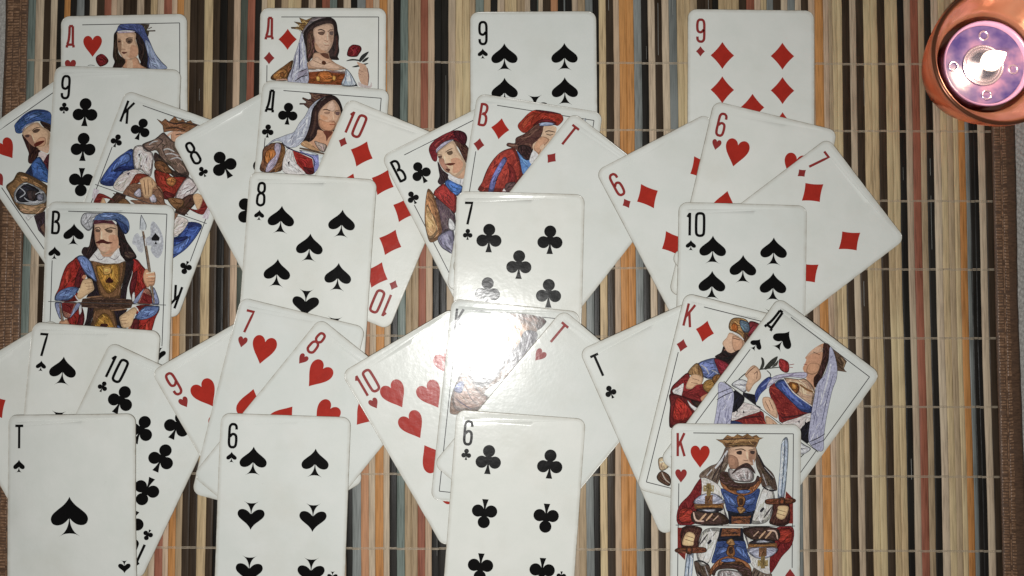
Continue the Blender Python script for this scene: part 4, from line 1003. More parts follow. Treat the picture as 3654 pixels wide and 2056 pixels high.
# the flat middle of the cloth, hidden under the mat, and its reach beyond the frame
k = len(V)
V += [(-221, -155, -.4), (219, -155, -.4), (219, 160, -.4), (-221, 160, -.4)]
Fc.append((k, k+1, k+2, k+3))
for (a, b, c2, d) in ((-900, -155, -262, 160), (262, -155, 900, 160), (-900, -700, 900, -155), (-900, 160, 900, 700)):
    k = len(V); V += [(a, b, -.3), (c2, b, -.3), (c2, d, -.3), (a, d, -.3)]; Fc.append((k, k+1, k+2, k+3))
o = mesh_obj('tablecloth', V, Fc, CM.m, None, smooth=True)
tag(o, 'pale grey ribbed cloth showing beyond both ends of the striped mat', 'tablecloth')
WM = Nodes('table_wood'); g = WM.n('ShaderNodeNewGeometry'); n1 = WM.noise(g.outputs['Position'], 40.0)
WM.l(WM.ramp(n1, [(0.3, (0.09, 0.05, 0.03)), (0.7, (0.16, 0.09, 0.05))]), WM.b.inputs['Base Color'])
V = [(-900, -700, -1.2), (900, -700, -1.2), (900, 700, -1.2), (-900, 700, -1.2), (-900, -700, -25), (900, -700, -25), (900, 700, -25), (-900, 700, -25)]
o = mesh_obj('table_top', V, [(0, 1, 2, 3), (7, 6, 5, 4), (0, 4, 5, 1), (1, 5, 6, 2), (2, 6, 7, 3), (3, 7, 4, 0)], WM.m)
tag(o, kind='structure')

# ---------------------------------------------------------------- cards
def drape(cards, nu=29, nv=45, thick=0.32, base=1.75):
    # lay stiff cards one after another on the heap below them; returns height grids in mm
    gx0, gy0, st = -330.0, -230.0, 1.0
    H = np.full((int(460/st)+1, int(660/st)+1), base)
    Y, X = np.mgrid[0:H.shape[0], 0:H.shape[1]]
    X = gx0+X*st; Y = gy0+Y*st
    us = np.linspace(0, 57, nu); vs = np.linspace(0, 89, nv)
    VV, UU = np.meshgrid(vs, us, indexing='ij')
    out = {}
    def ext(z):
        p = np.pad(z, 1)
        p[0, 1:-1] = 2*z[0]-z[1]; p[-1, 1:-1] = 2*z[-1]-z[-2]
        p[:, 0] = 2*p[:, 1]-p[:, 2]; p[:, -1] = 2*p[:, -2]-p[:, -3]
        return p
    def smooth(z):
        p = ext(z)
        q = (p[:-2]+2*p[1:-1]+p[2:])/4
        return (q[:, :-2]+2*q[:, 1:-1]+q[:, 2:])/4
    for k, cx, cy, th in cards:
        c, s = math.cos(th), math.sin(th)
        wx = cx+(UU-28.5)*c+(VV-44.5)*s
        wy = cy+(UU-28.5)*s-(VV-44.5)*c
        def samp(a, b):
            fx = (wx+a-gx0)/st; fy = (wy+b-gy0)/st
            ix = np.clip(fx.astype(int), 0, H.shape[1]-1); iy = np.clip(fy.astype(int), 0, H.shape[0]-1)
            return H[iy, ix]
        h = np.maximum.reduce([samp(a, b) for a, b in ((0, 0), (1, 0), (-1, 0), (0, 1), (0, -1), (1.5, 1.5), (-1.5, -1.5), (1.5, -1.5), (-1.5, 1.5))])
        z = np.full(h.shape, h.max())
        n = 260
        for i in range(n):
            for _ in range(5): z = smooth(z)
            z = z-0.03*(1-i/n)
            z = np.maximum(z, h)
        for _ in range(10): z = smooth(z)
        z = z+max(0.0, float((h-z).max()))*0.9+0.02
        out[k] = z
        u = (X-cx)*c+(Y-cy)*s+28.5; v = (X-cx)*s-(Y-cy)*c+44.5
        m = (u >= 0) & (u <= 57) & (v >= 0) & (v <= 89)
        fu = np.clip(u[m]/57*(nu-1), 0, nu-1.001); fv = np.clip(v[m]/89*(nv-1), 0, nv-1.001)
        iu = fu.astype(int); iv = fv.astype(int); du = fu-iu; dv = fv-iv
        zi = z[iv, iu]*(1-du)*(1-dv)+z[iv, iu+1]*du*(1-dv)+z[iv+1, iu]*(1-du)*dv+z[iv+1, iu+1]*du*dv
        H[m] = zi+thick
    return out


CW, CH, CR = 57.0, 89.0, 3.9
NU, NV = 29, 45
FACE = make_card_material(); EDGE = make_edge_material()
ORDER = {k: (x, y, math.radians(a)) for k, x, y, a in CARDS}
HEIGHTS = drape([(k,)+ORDER[k] for k, _, _, _ in CARDS], NU, NV)

def h_at(grid, u, v):
    fu = min(max(u/CW*(NU-1), 0), NU-1.0001); fv = min(max(v/CH*(NV-1), 0), NV-1.0001)
    iu = int(fu); iv = int(fv); du = fu-iu; dv = fv-iv
    return (grid[iv, iu]*(1-du)*(1-dv)+grid[iv, iu+1]*du*(1-dv)+grid[iv+1, iu]*(1-du)*dv+grid[iv+1, iu+1]*du*dv)

def rounded(inset):
    pts = []; r = CR-inset*0.6
    for (cx, cy, a0) in ((CW-inset-r, inset+r, -90), (CW-inset-r, CH-inset-r, 0), (inset+r, CH-inset-r, 90), (inset+r, inset+r, 180)):
        for q in range(7):
            a = math.radians(a0+90*q/6)
            pts.append((cx+r*math.cos(a), cy+r*math.sin(a)))
    out = []
    for i, p in enumerate(pts):       # split the long sides
        q = pts[(i+1) % len(pts)]
        out.append(p)
        L = math.hypot(q[0]-p[0], q[1]-p[1]); n = int(L/2.5)
        for j in range(1, n): out.append((p[0]+(q[0]-p[0])*j/n, p[1]+(q[1]-p[1])*j/n))
    return out

def in_poly(p, poly):
    x, y = p; r = False; n = len(poly); j = n-1
    for i in range(n):
        xi, yi = poly[i]; xj, yj = poly[j]
        if (yi > y) != (yj > y) and x < (xj-xi)*(y-yi)/(yj-yi)+xi: r = not r
        j = i
    return r

def fill(poly, step=3.0):
    xs = [p[0] for p in poly]; ys = [p[1] for p in poly]
    extra = []
    if max(xs)-min(xs) > step or max(ys)-min(ys) > step:
        x = math.floor(min(xs)/step)*step+step*.5
        while x < max(xs):
            y = math.floor(min(ys)/step)*step+step*.5
            while y < max(ys):
                if in_poly((x, y), poly): extra.append((x, y))
                y += step
            x += step
    vs = [Vector(p) for p in poly+extra]
    r = delaunay_2d_cdt(vs, [], [list(range(len(poly)))], 1, 1e-4)
    return [(v.x, v.y) for v in r[0]], [tuple(f) for f in r[2]]

# shared flat layout of the card body
ring0 = rounded(0.0); ring1 = rounded(0.35); ring2 = rounded(1.6)
vs = [Vector(p) for p in ring0+ring1+ring2]
n0 = len(ring0)
edges = [(i, (i+1) % n0) for i in range(n0)]+[(n0+i, n0+(i+1) % n0) for i in range(n0)]+[(2*n0+i, 2*n0+(i+1) % n0) for i in range(n0)]
x = 3.0
while x < CW-2.2:
    y = 3.0
    while y < CH-2.2:
        vs.append(Vector((x, y))); y += 2.0
    x += 2.0
r = delaunay_2d_cdt(vs, edges, [list(range(n0))], 1, 1e-4)
BODY_V = [(v.x, v.y) for v in r[0]]; BODY_F = [tuple(f) for f in r[2]]
def edge_dist(u, v):
    dx = max(abs(u-CW/2)-(CW/2-CR), 0); dy = max(abs(v-CH/2)-(CH/2-CR), 0)
    if dx > 0 and dy > 0: return CR-math.hypot(dx, dy)
    return min(CW/2-abs(u-CW/2), CH/2-abs(v-CH/2))
BODY_D = [edge_dist(u, v) for u, v in BODY_V]
RIM = [min(range(len(BODY_V)), key=lambda i: (BODY_V[i][0]-p[0])**2+(BODY_V[i][1]-p[1])**2) for p in ring0]

class Card:
    def __init__(s, key, label, x, y, th):
        s.key = key; s.grid = HEIGHTS[key]
        s.z0 = float(s.grid.mean())
        s.root = empty('playing_card', (x, y, s.z0), th, label, 'playing card', 'playing cards laid out overlapping on the striped mat')
        V = []; Fc = []; fm = []
        T = 0.32
        nb = len(BODY_V)
        for (u, v), d in zip(BODY_V, BODY_D):
            drop = 0.02*max(0, 1-d/0.35)**2
            V.append((u-CW/2, CH/2-v, h_at(s.grid, u, v)+T-drop-s.z0))
        # image v runs downwards, so triangles flip
        for f in BODY_F: Fc.append(f[::-1]); fm.append(0)
        for (u, v) in BODY_V: V.append((u-CW/2, CH/2-v, h_at(s.grid, u, v)+.03-s.z0))
        for f in BODY_F: Fc.append(tuple(i+nb for i in f)); fm.append(0)
        for a, b in zip(RIM, RIM[1:]+RIM[:1]):
            Fc.append((a, a+nb, b+nb, b)); fm.append(1)
        o = mesh_obj('card_body', V, Fc, [FACE, EDGE], s.root, smooth=False, fmat=fm)
        me = o.data
        at = me.attributes.new('wear', 'FLOAT', 'POINT')
        wv = [1.7*max(0, 1-d/1.2)**2.6 for d in BODY_D]+[1.0]*(len(V)-nb)
        at.data.foreach_set('value', wv)
        sm = [len(p.vertices) == 3 for p in me.polygons]
        me.polygons.foreach_set('use_smooth', sm)
        s.boxes = []; s.off = 0.344; s.sub = 0
    def lay(s, name, pieces, parent=None, step=3.0):
        # pieces: list of (polygon in card mm, ink); one mesh, each piece a hair above the last
        V = []; Fc = []; fm = []; mats = []
        for poly, m in pieces:
            if m not in mats: mats.append(m)
            thin = isinstance(poly, tuple) and len(poly) == 3      # an engraved stroke on the shape just laid
            if thin: s.sub += 1; off = s.off+0.0018+0.00002*s.sub
            else:      # one level above whatever ink it may overlap
                pp = poly[0] if isinstance(poly, tuple) else poly
                if len(pp) < 3: continue
                bb = (min(p[0] for p in pp), min(p[1] for p in pp), max(p[0] for p in pp), max(p[1] for p in pp))
                lv = 1+max([l for (a, b, c, d), l in s.boxes if a < bb[2] and c > bb[0] and b < bb[3] and d > bb[1]], default=0)
                s.boxes.append((bb, lv)); s.sub = 0
                s.off = off = 0.340+min(0.004*lv, 0.17+0.0008*lv)
            if isinstance(poly, tuple): pv, pf = poly[:2]
            else:
                if len(poly) < 3: continue
                pv, pf = fill(poly, step)
            k = len(V)
            for (u, v) in pv: V.append((u-CW/2, CH/2-v, h_at(s.grid, u, v)+off-s.z0))
            for f in pf:
                a, b, c = pv[f[0]], pv[f[1]], pv[f[2]]
                cr = (b[0]-a[0])*(c[1]-a[1])-(b[1]-a[1])*(c[0]-a[0])
                f = tuple(i+k for i in f)
                Fc.append(f[::-1] if cr > 0 else f); fm.append(mats.index(m))
        if not Fc: return None
        o = mesh_obj(name, V, Fc, mats, parent or s.root, smooth=True, fmat=fm)
        return o

def spline(pts, n=5, closed=True):
    out = []; N = len(pts)
    for i in range(N if closed else N-1):
        if closed: p0, p1, p2, p3 = pts[i-1], pts[i], pts[(i+1) % N], pts[(i+2) % N]
        else: p0, p1, p2, p3 = pts[max(i-1, 0)], pts[i], pts[i+1], pts[min(i+2, N-1)]
        for j in range(n):
            t = j/n
            out.append(tuple(0.5*((2*p1[k])+(-p0[k]+p2[k])*t+(2*p0[k]-5*p1[k]+4*p2[k]-p3[k])*t*t+(-p0[k]+3*p1[k]-3*p2[k]+p3[k])*t**3) for k in (0, 1)))
    if not closed: out.append(tuple(pts[-1]))
    return out

def stroke(path, w, closed=False, taper=None):
    n = len(path); V = []; Fc = []
    for i, p in enumerate(path):
        a = path[(i-1) % n] if (closed or i) else p
        b = path[(i+1) % n] if (closed or i < n-1) else p
        dx, dy = b[0]-a[0], b[1]-a[1]; L = math.hypot(dx, dy) or 1
        ww = w
        # mitre for sharp bends
        if (closed or 0 < i < n-1):
            d1 = (p[0]-a[0], p[1]-a[1]); L1 = math.hypot(*d1) or 1
            cs = (d1[0]*dx+d1[1]*dy)/(L1*L); ww = w/max(0.6, abs(cs))
        if taper: ww *= taper(i/(n-1))
        nx, ny = -dy/L*ww/2, dx/L*ww/2
        V += [(p[0]+nx, p[1]+ny), (p[0]-nx, p[1]-ny)]
    for i in range(n if closed else n-1):
        a = 2*i; b = 2*((i+1) % n)
        Fc += [(a, a+1, b+1), (a, b+1, b)]
    return (V, Fc)

def clip_v(poly, vmax):
    out = []
    for i, p in enumerate(poly):
        q = poly[(i+1) % len(poly)]
        a, b = p[1] <= vmax, q[1] <= vmax
        if a: out.append(p)
        if a != b:
            t = (vmax-p[1])/(q[1]-p[1]); out.append((p[0]+(q[0]-p[0])*t, vmax))
    return out

# ---- suit shapes, millimetres, centred
def mirror(half): return half+[(-x, y) for x, y in reversed(half) if abs(x) > 1e-6]
def heart():
    h = spline([(0, 2.5), (.55, 1.3), (1.6, .35), (2.9, .05), (4.3, .6), (5.2, 2.0), (5.35, 3.8), (4.7, 5.8), (3.4, 7.9), (1.6, 10.2), (0, 12.4)], 4, False)
    return [[(x, y-6.2) for x, y in mirror(h)]]
def diamond():
    c = [(0, -6.15), (5.3, 0), (0, 6.15), (-5.3, 0)]; out = []
    for i in range(4):
        a, b = c[i], c[(i+1) % 4]
        for j in range(6):
            t = j/6; k = 1-0.30*t*(1-t)
            out.append(((a[0]+(b[0]-a[0])*t)*k, (a[1]+(b[1]-a[1])*t)*k))
    return [out]
def spade():
    b = spline([(0, 0), (.7, 1.25), (2.0, 2.7), (3.9, 4.2), (5.4, 5.6), (5.95, 7.1), (5.4, 8.5), (4.1, 9.05), (2.5, 8.8), (1.2, 8.0), (.25, 7.0)], 4, False)
    st = spline([(.12, 6.8), (.3, 8.4), (.9, 10.1), (1.9, 11.5), (3.3, 12.6)], 3, False)+spline([(3.3, 12.6), (1.8, 11.85), (0, 11.65)], 3, False)[1:]
    return [[(x, y-6.3) for x, y in mirror(b)], [(x, y-6.3) for x, y in mirror(st)]]
def club():
    parts = []
    for cx, cy, r in ((0, 2.75, 2.7), (-2.9, 7.6, 2.7), (2.9, 7.6, 2.7)):
        parts.append([(cx+r*math.cos(a*math.pi/10), cy-6.4+r*math.sin(a*math.pi/10)) for a in range(20)])
    st = spline([(.45, 3.5), (.35, 7.5), (.6, 10), (1.45, 12.8)], 3, False)
    parts.append([(x, y-6.4) for x, y in mirror(st)])
    parts.append([(x*1.0, y) for x, y in ((-1.6, -1.2), (1.6, -1.2), (2.0, 1.6), (-2.0, 1.6))])
    return parts
SUIT = {'H': heart(), 'D': diamond(), 'S': spade(), 'C': club()}

def xf(poly, cx, cy, s=1.0, flip=False):
    k = -s if flip else s
    return [(cx+x*k, cy+y*k) for x, y in poly]

GLYPH = {
 '6': [('s', 0, [(.93, .24), (.9, .11), (.72, .03), (.5, .015), (.28, .03), (.1, .12), (.06, .28), (.06, .55), (.06, .78), (.14, .92), (.33, .985), (.5, .99), (.68, .985), (.87, .92), (.94, .78), (.94, .62), (.86, .49), (.62, .435), (.38, .45), (.14, .55)])],
 '7': [('p', 0, [(.0, .05), (.9, .05), (.38, .99)])],
 '8': [('s', 1, [(.5, .015), (.8, .06), (.9, .2), (.86, .36), (.5, .45), (.14, .36), (.1, .2), (.2, .06)]), ('s', 1, [(.5, .46), (.86, .54), (.95, .72), (.9, .91), (.5, .99), (.1, .91), (.05, .72), (.14, .54)])],
 'T': [('p', 0, [(.0, .045), (1.0, .045)]), ('p', 0, [(.5, .06), (.5, .99)])],
 'K': [('p', 0, [(.1, .01), (.1, .99)]), ('p', 0, [(.93, .01), (.12, .6)]), ('p', 0, [(.42, .38), (.95, .99)])],
 'B': [('p', 0, [(.09, .0), (.09, 1.0)]), ('s', 0, [(.1, .04), (.55, .045), (.82, .12), (.86, .27), (.72, .41), (.42, .46), (.3, .46)]), ('s', 0, [(.3, .465), (.7, .5), (.92, .63), (.93, .83), (.76, .95), (.4, .965), (.1, .96)])],
 'A': [('p', 0, [(.36, .045), (.86, .045)]), ('s', 0, [(.42, .05), (.38, .4), (.28, .68), (.12, .84)]), ('p', 0, [(.84, .05), (.84, .84)]), ('p', 0, [(.0, .87), (1.0, .87)]), ('p', 0, [(.09, .88), (.05, 1.0)]), ('p', 0, [(.91, .88), (.95, 1.0)])],
 '1': [('p', 0, [(.0, .19), (.75, .03)]), ('p', 0, [(.75, .0), (.75, .99)])],
 '0': [('s', 1, [(.5, .015), (.82, .05), (.94, .2), (.94, .8), (.82, .95), (.5, .99), (.18, .95), (.06, .8), (.06, .2), (.18, .05)])],
}
GLYPH['9'] = [('s', 0, [(1-x, 1-y) for x, y in GLYPH['6'][0][2]])]

def densify(p, step=2.0):
    out = [p[0]]
    for a, b in zip(p, p[1:]):
        n = max(1, int(math.hypot(b[0]-a[0], b[1]-a[1])/step))
        out += [(a[0]+(b[0]-a[0])*j/n, a[1]+(b[1]-a[1])*j/n) for j in range(1, n+1)]
    return out

def glyph(ch, x, y, w, h, sw):
    out = []
    for kind, closed, pts in GLYPH[ch]:
        q = [(x+sw/2+a*(w-sw), y+b*h) for a, b in pts]
        if kind == 's': q = spline(q, 4, bool(closed))
        elif len(q) > 2: q = densify(q[:2], 2)+densify(q[1:], 2)[1:]
        else: q = densify(q, 2)
        out.append(stroke(q, sw, bool(closed)))
    return out

def shade_strokes(poly, rgb, rnd, dense=1.0):
    # short engraved strokes that model folds and curls inside one printed shape
    n = len(poly)
    A = abs(sum(poly[i][0]*poly[(i+1) % n][1]-poly[(i+1) % n][0]*poly[i][1] for i in range(n)))/2
    if A < 2.2: return []
    cx = sum(p[0] for p in poly)/n; cy = sum(p[1] for p in poly)/n
    sxx = sum((p[0]-cx)**2 for p in poly); syy = sum((p[1]-cy)**2 for p in poly); sxy = sum((p[0]-cx)*(p[1]-cy) for p in poly)
    ang = 0.5*math.atan2(2*sxy, sxx-syy)
    x0 = min(p[0] for p in poly); x1 = max(p[0] for p in poly); y0 = min(p[1] for p in poly); y1 = max(p[1] for p in poly)
    f = .55 if sum(rgb) < 380 else .74
    dk = tuple(int(c*f) for c in rgb); dk2 = tuple(int(c*(f+1)/2) for c in rgb); lt = tuple(min(232, int(c*1.22+12)) for c in rgb)
    out = []; want = int(min(46, A*1.0*dense)); tries = 0
    while len(out) < want and tries < want*9:
        tries += 1
        x = rnd.uniform(x0, x1); y = rnd.uniform(y0, y1)
        a = ang+rnd.gauss(0, .28)+.5*math.sin(x*.5+y*.4); L = rnd.uniform(.8, 2.3)
        k = rnd.uniform(-.25, .25)
        q = [(x+L*t*math.cos(a)-k*L*(1-t*t)*math.sin(a), y+L*t*math.sin(a)+k*L*(1-t*t)*math.cos(a)) for t in (-1, -.5, 0, .5, 1)]
        if not all(in_poly(p, poly) for p in (q[0], q[2], q[4])): continue
        c = rnd.choice((dk, dk2, dk2, lt))
        out.append((stroke(q, rnd.uniform(.16, .42), False, lambda t: .35+.65*math.sin(math.pi*min(max(t, .03), .97)))+(1,), ink(c, .1)))
    return out

def tones(poly, rgb, skin):
    # printed modelling: a darker contour tone, the colour itself and a lighter tone inside it
    n = len(poly)
    A = abs(sum(poly[i][0]*poly[(i+1) % n][1]-poly[(i+1) % n][0]*poly[i][1] for i in range(n)))/2
    if A < (14 if skin else 3.0) or n < 8: return None
    cx = sum(p[0] for p in poly)/n; cy = sum(p[1] for p in poly)/n
    w = max(p[0] for p in poly)-min(p[0] for p in poly); h = max(p[1] for p in poly)-min(p[1] for p in poly)
    d, l = (.84, 1.05) if skin else (.66, 1.16)
    def cl(f): return tuple(min(226, int(c*f)) for c in rgb)
    mk = (lambda c: ink(c, .2, .2)) if skin else (lambda c: ink(c))
    out = [(poly, mk(cl(d)))]
    for sc, sh, f in ((.86, .02, 1.0), (.5, .07, l)):
        q = [(cx-sh*w+(x-cx)*sc, cy-sh*h+(y-cy)*sc) for x, y in poly]
        if sum(in_poly(p, poly) for p in q) < len(q)*.97: break
        out.append((q, mk(cl(f))))
    if len(out) == 1: out = [(poly, mk(rgb))]
    if not skin: out.append((stroke(poly, .17, True)[:2], mk(cl(.42))))
    return out

def turn(piece):
    if isinstance(piece, tuple):
        return ([(CW-x, CH-y) for x, y in piece[0]],)+tuple(piece[1:])
    return [(CW-x, CH-y) for x, y in piece]

L_, M_, R_ = 15.3, 28.9, 42.4
def pips(rank, inv_mid):
    P = []
    if rank in (9, 10):
        for y, f in ((20.8, 0), (36.5, 0), (52.5, 1), (68.2, 1)): P += [(L_, y, f), (R_, y, f)]
        if rank == 9: P.append((M_, 44.3, inv_mid))
        else: P += [(M_, 29.0, 0), (M_, 60.0, 1)]
    else:
        for y, f in ((20.6, 0), (44.4, inv_mid), (68.2, 1)): P += [(L_, y, f), (R_, y, f)]
        if rank == 7: P.append((M_, 32.0 if not inv_mid else 56.8, inv_mid))
        if rank == 8: P += [(M_, 32.2, 0), (M_, 56.8, 1)]
    return P

def number_or_court(key, label):
    x, y, th = ORDER[key]
    rank, suit = key[:-1], key[-1]
    c = Card(key, label, x, y, th)
    red = suit in 'HD'
    big = flat_ink(RED if red else BLACK); small = flat_ink(MAROON if red else BLACK)
    court = rank in 'JQK'
    jx = random.uniform(-.35, .35); jy = random.uniform(-.3, .3)
    ch = {'J': 'B', 'Q': 'A', 'K': 'K', 'T': 'T'}.get(rank, rank)
    if court: ix, iy, iw, ih, sx, sy, ss = 1.9, 4.1, 4.6, 10.3, 4.3, 22.9, .47
    elif rank == 'T': ix, iy, iw, ih, sx, sy, ss = 2.8, 4.3, 4.9, 10.4, 5.3, 22.4, .46
    else: ix, iy, iw, ih, sx, sy, ss = 3.4+jx*.4, 4.6+jy*.4, 4.7, 10.3, 5.6+jx*.4, 19.2+jy*.4, .385
    sw = {'K': 1.1, '7': 1.1, 'T': 1.12}.get(ch, 1.16)
    if rank == '10':
        gl = glyph('1', ix, iy, 2.5, ih, 1.15)+glyph('0', ix+3.6, iy, 5.1, ih, 1.2)
    else: gl = glyph(ch, ix, iy, iw, ih, sw)
    nm = 'index_letter' if (court or rank == 'T') else 'index_number'
    c.lay(nm, [(p, small) for p in gl])
    c.lay(nm, [(turn(p), small) for p in gl])
    sp = [xf(p, sx, sy, ss) for p in SUIT[suit]]
    c.lay('index_suit', [(p, small) for p in sp])
    c.lay('index_suit', [(turn(p), small) for p in sp])
    if rank == 'T':
        c.lay('centre_pip', [(xf(p, 28.1, 44.4 if suit != 'H' else 45.5, 1.37 if suit != 'H' else .8), big) for p in SUIT[suit]])
    elif court:
        ln = flat_ink(LINE)
        fr = stroke(densify([(9.6, 4.1), (53.6, 4.1), (53.6, 62.0)], 2.5), .36)
        f2 = stroke(densify([(2.3, 26.2), (2.3, 84.9), (47.4, 84.9)], 2.5), .36)
        top = stroke(densify([(9.6, 4.1), (53.6, 4.1)], 2.5), .36); rt = stroke(densify([(53.6, 4.1), (53.6, 62.8)], 2.5), .36)
        c.lay('frame_line', [(top, ln), (rt, ln), (turn(top), ln), (turn(rt), ln)])
        rnd = random.Random(sum(ord(c) for c in key)); groups = []; both = key in ('JS', 'KC', 'QS', 'KH')
        for row in ART[key].strip().split('\n'):
            t = row.split(); free = t[0].startswith('!'); name = t[0].lstrip('!')
            colr = tuple(int(v) for v in t[1].split(',')); kind = t[2][0]
            skin = name in ('face', 'hand')
            if name == 'face' and kind == 's' and colr[0] > 118:     # soft flesh tones
                q = (.66 if colr[1] < 125 else .4) if colr[0] > 150 else .42
                colr = tuple(int(c*(1-q)+d*q) for c, d in zip(colr, (188, 152, 126)))
            mt = ink(colr, .2, .2) if skin else ink(colr)
            pts = [tuple(float(v) for v in q.split(',')) for q in t[3:]] if len(t[2]) == 1 or kind == 'l' else []
            width = float(t[2][1:]) if kind == 'l' else 0
            if kind == 'l':
                piece = stroke(spline(pts, 4, False) if len(pts) > 2 else densify(pts, 2), max(width, .16), False, lambda q: 0.55+1.2*math.sin(math.pi*min(max(q, .04), .96))**.7*.45)
                if both and not free and min(v for _, v in pts) > 44.5: continue
                if both and not free:
                    piece = ([(a, min(b, 44.5)) for a, b in piece[0]], piece[1])
            else:
                piece = spline(pts, 4) if kind == 's' else pts
                if both and not free: piece = clip_v(piece, 44.5)
            if not piece or (not isinstance(piece, tuple) and len(piece) < 3): continue
            adds = [(piece, mt)]
            if kind in 'sp' and name not in ('halberd', 'collar', 'leaf'):
                adds = tones(piece, colr, skin) or adds
            if kind in 'sp' and not skin and name not in ('collar', 'halberd', 'leaf'):
                adds += shade_strokes(piece, colr, rnd, 1.5 if name in ('hair', 'beard', 'crown') else (.75 if key == 'KH' else .45))
            if groups and groups[-1][0] == name: groups[-1][1].extend(adds)
            else: groups.append((name, adds))
        both_groups = [(n, [(turn(p), m) for p, m in g]) for n, g in groups] if both else []
        for n, g in both_groups: c.lay('printed_'+n, g, step=2.0)
        for n, g in groups: c.lay('printed_'+n, g, step=2.0)
        if both: c.lay('divider_line', [(stroke(densify([(2.3, 44.5), (54.7, 44.5)], 2.5), .3), ln)])
        sc = .78
        px, py = (12.6, 14.4)
        if key == 'JH': px, py = 14.8, 13.2
        if key == 'QH': px, py = 14.3, 14.0
        c.lay('pip', [(xf(p, px, py, sc), big) for p in SUIT[suit]])
        if both: c.lay('pip', [(turn(xf(p, px, py, sc)), big) for p in SUIT[suit]])
    else:
        inv = key in INVERTED
        for (px, py, f) in pips(int(rank), inv):
            c.lay('pip', [(xf(p, px+jx, py+jy, 1.0, bool(f)), big) for p in SUIT[suit]])
    return c

# cards whose middle row stands on its head as seen from the camera
INVERTED = {'6S', '6C', '6H', '7H', '7S', '7D', '8H', '9S'}
LABELS = {
 'QH': 'queen of hearts in a blue veil, half covered by the nine of clubs',
 'QD': 'queen of diamonds holding a dark red rose, above the queen of clubs',
 '9S': 'nine of spades at the top centre, above the jack of diamonds',
 '9D': 'nine of diamonds at the top right, above the six of hearts',
 'JH': 'jack of hearts in a blue cap behind a dented round shield',
 '9C': 'nine of clubs lying over the queen of hearts',
 'KC': 'king of clubs in a blue robe, tilted beside the nine of clubs',
 '8C': 'eight of clubs tilted left, lying over the king of clubs',
 'QC': 'queen of clubs in a pale veil, lying over the queen of diamonds',
 '10D': 'ten of diamonds tilted right, lying over the queen of clubs',
 'JC': 'jack of clubs in a dark red cap, tilted left over the ten of diamonds',
 'JD': 'jack of diamonds in a red cap, lying over the nine of spades',
 'TD': 'ace of diamonds marked T, tilted right over the jack of diamonds',
 '6D': 'six of diamonds tilted left, lying over the ace of diamonds',
 '6H': 'six of hearts lying over the nine of diamonds',
 '7D': 'seven of diamonds tilted far right, lying over the six of hearts',
 'JS': 'jack of spades in a blue feathered cap holding a halberd',
 '8S': 'eight of spades lying over the queen of clubs and eight of clubs',
 '7C': 'seven of clubs with a bright lamp streak, above the king of spades',
 '10S': 'ten of spades lying over the six of hearts and seven of diamonds',
 '8D': 'eight of diamonds mostly outside the left edge, under the seven of spades',
 '7S': 'seven of spades lying below the jack of spades, above the ace of spades',
 '10C': 'ten of clubs tilted right between the ace of spades and nine of hearts',
 '9H': 'nine of hearts tilted left, lying over the ten of clubs',
 '7H': 'seven of hearts lying over the eight of spades',
 '8H': 'eight of hearts tilted right, lying over the seven of hearts',
 '10H': 'ten of hearts tilted left, shining where the lamp reflects',
 'KS': 'king of spades washed out by the bright lamp reflection',
 'TH': 'ace of hearts marked T, tilted right over the king of spades',
 'TC': 'ace of clubs marked T, tilted left under the king of diamonds',
 'KD': 'king of diamonds in a turban seen in profile, beside the ace of clubs',
 'QS': 'queen of spades in a long pale veil smelling a red flower',
 'TS': 'ace of spades marked T with one big spade, at the bottom left',
 '6S': 'six of spades at the bottom, left of the six of clubs',
 '6C': 'six of clubs at the bottom, lying over the ace of hearts',
 'KH': 'king of hearts with grey beard, sword and orb, at the bottom right'}
for key, _, _, _ in CARDS:
    number_or_court(key, LABELS[key])

# ---------------------------------------------------------------- candle in its copper glass
def lathe(prof, n=72, close=False):
    V = []; Fc = []; m = len(prof)
    for i in range(n):
        a = 2*math.pi*i/n
        for r_, z in prof: V.append((r_*math.cos(a), r_*math.sin(a), z))
    for i in range(n):
        for j in range(m if close else m-1):
            a = i*m+j; b = i*m+(j+1) % m; c = ((i+1) % n)*m+(j+1) % m; d = ((i+1) % n)*m+j
            Fc.append((a, d, c, b))
    return V, Fc
CX, CY = 206.6, 97.2
def smoothprof(p, n=5): return spline(p, n, False)

GM = Nodes('copper_glass')
GM.b.inputs['Base Color'].default_value = (0.86, 0.38, 0.22, 1)
GM.b.inputs['Roughness'].default_value = 0.16
GM.b.inputs['Metallic'].default_value = 0.65
g = GM.n('ShaderNodeNewGeometry')
nz = GM.noise(g.outputs['Position'], 55.0, 2.5, 0.5)
GM.l(GM.bump(nz, 0.5, 0.0018), GM.b.inputs['Normal'])
GM.l(GM.ramp(nz, [(0.3, (0.42, 0.20, 0.12)), (0.7, (0.78, 0.50, 0.38))]), GM.b.inputs['Base Color'])
tr = GM.n('ShaderNodeBsdfTranslucent'); tr.inputs[0].default_value = (0.72, 0.36, 0.23, 1)
mx = GM.n('ShaderNodeMixShader'); mx.inputs[0].default_value = 0.42
outn = GM.t.nodes['Material Output']
GM.l(GM.b.outputs[0], mx.inputs[1]); GM.l(tr.outputs[0], mx.inputs[2]); GM.l(mx.outputs[0], outn.inputs[0])

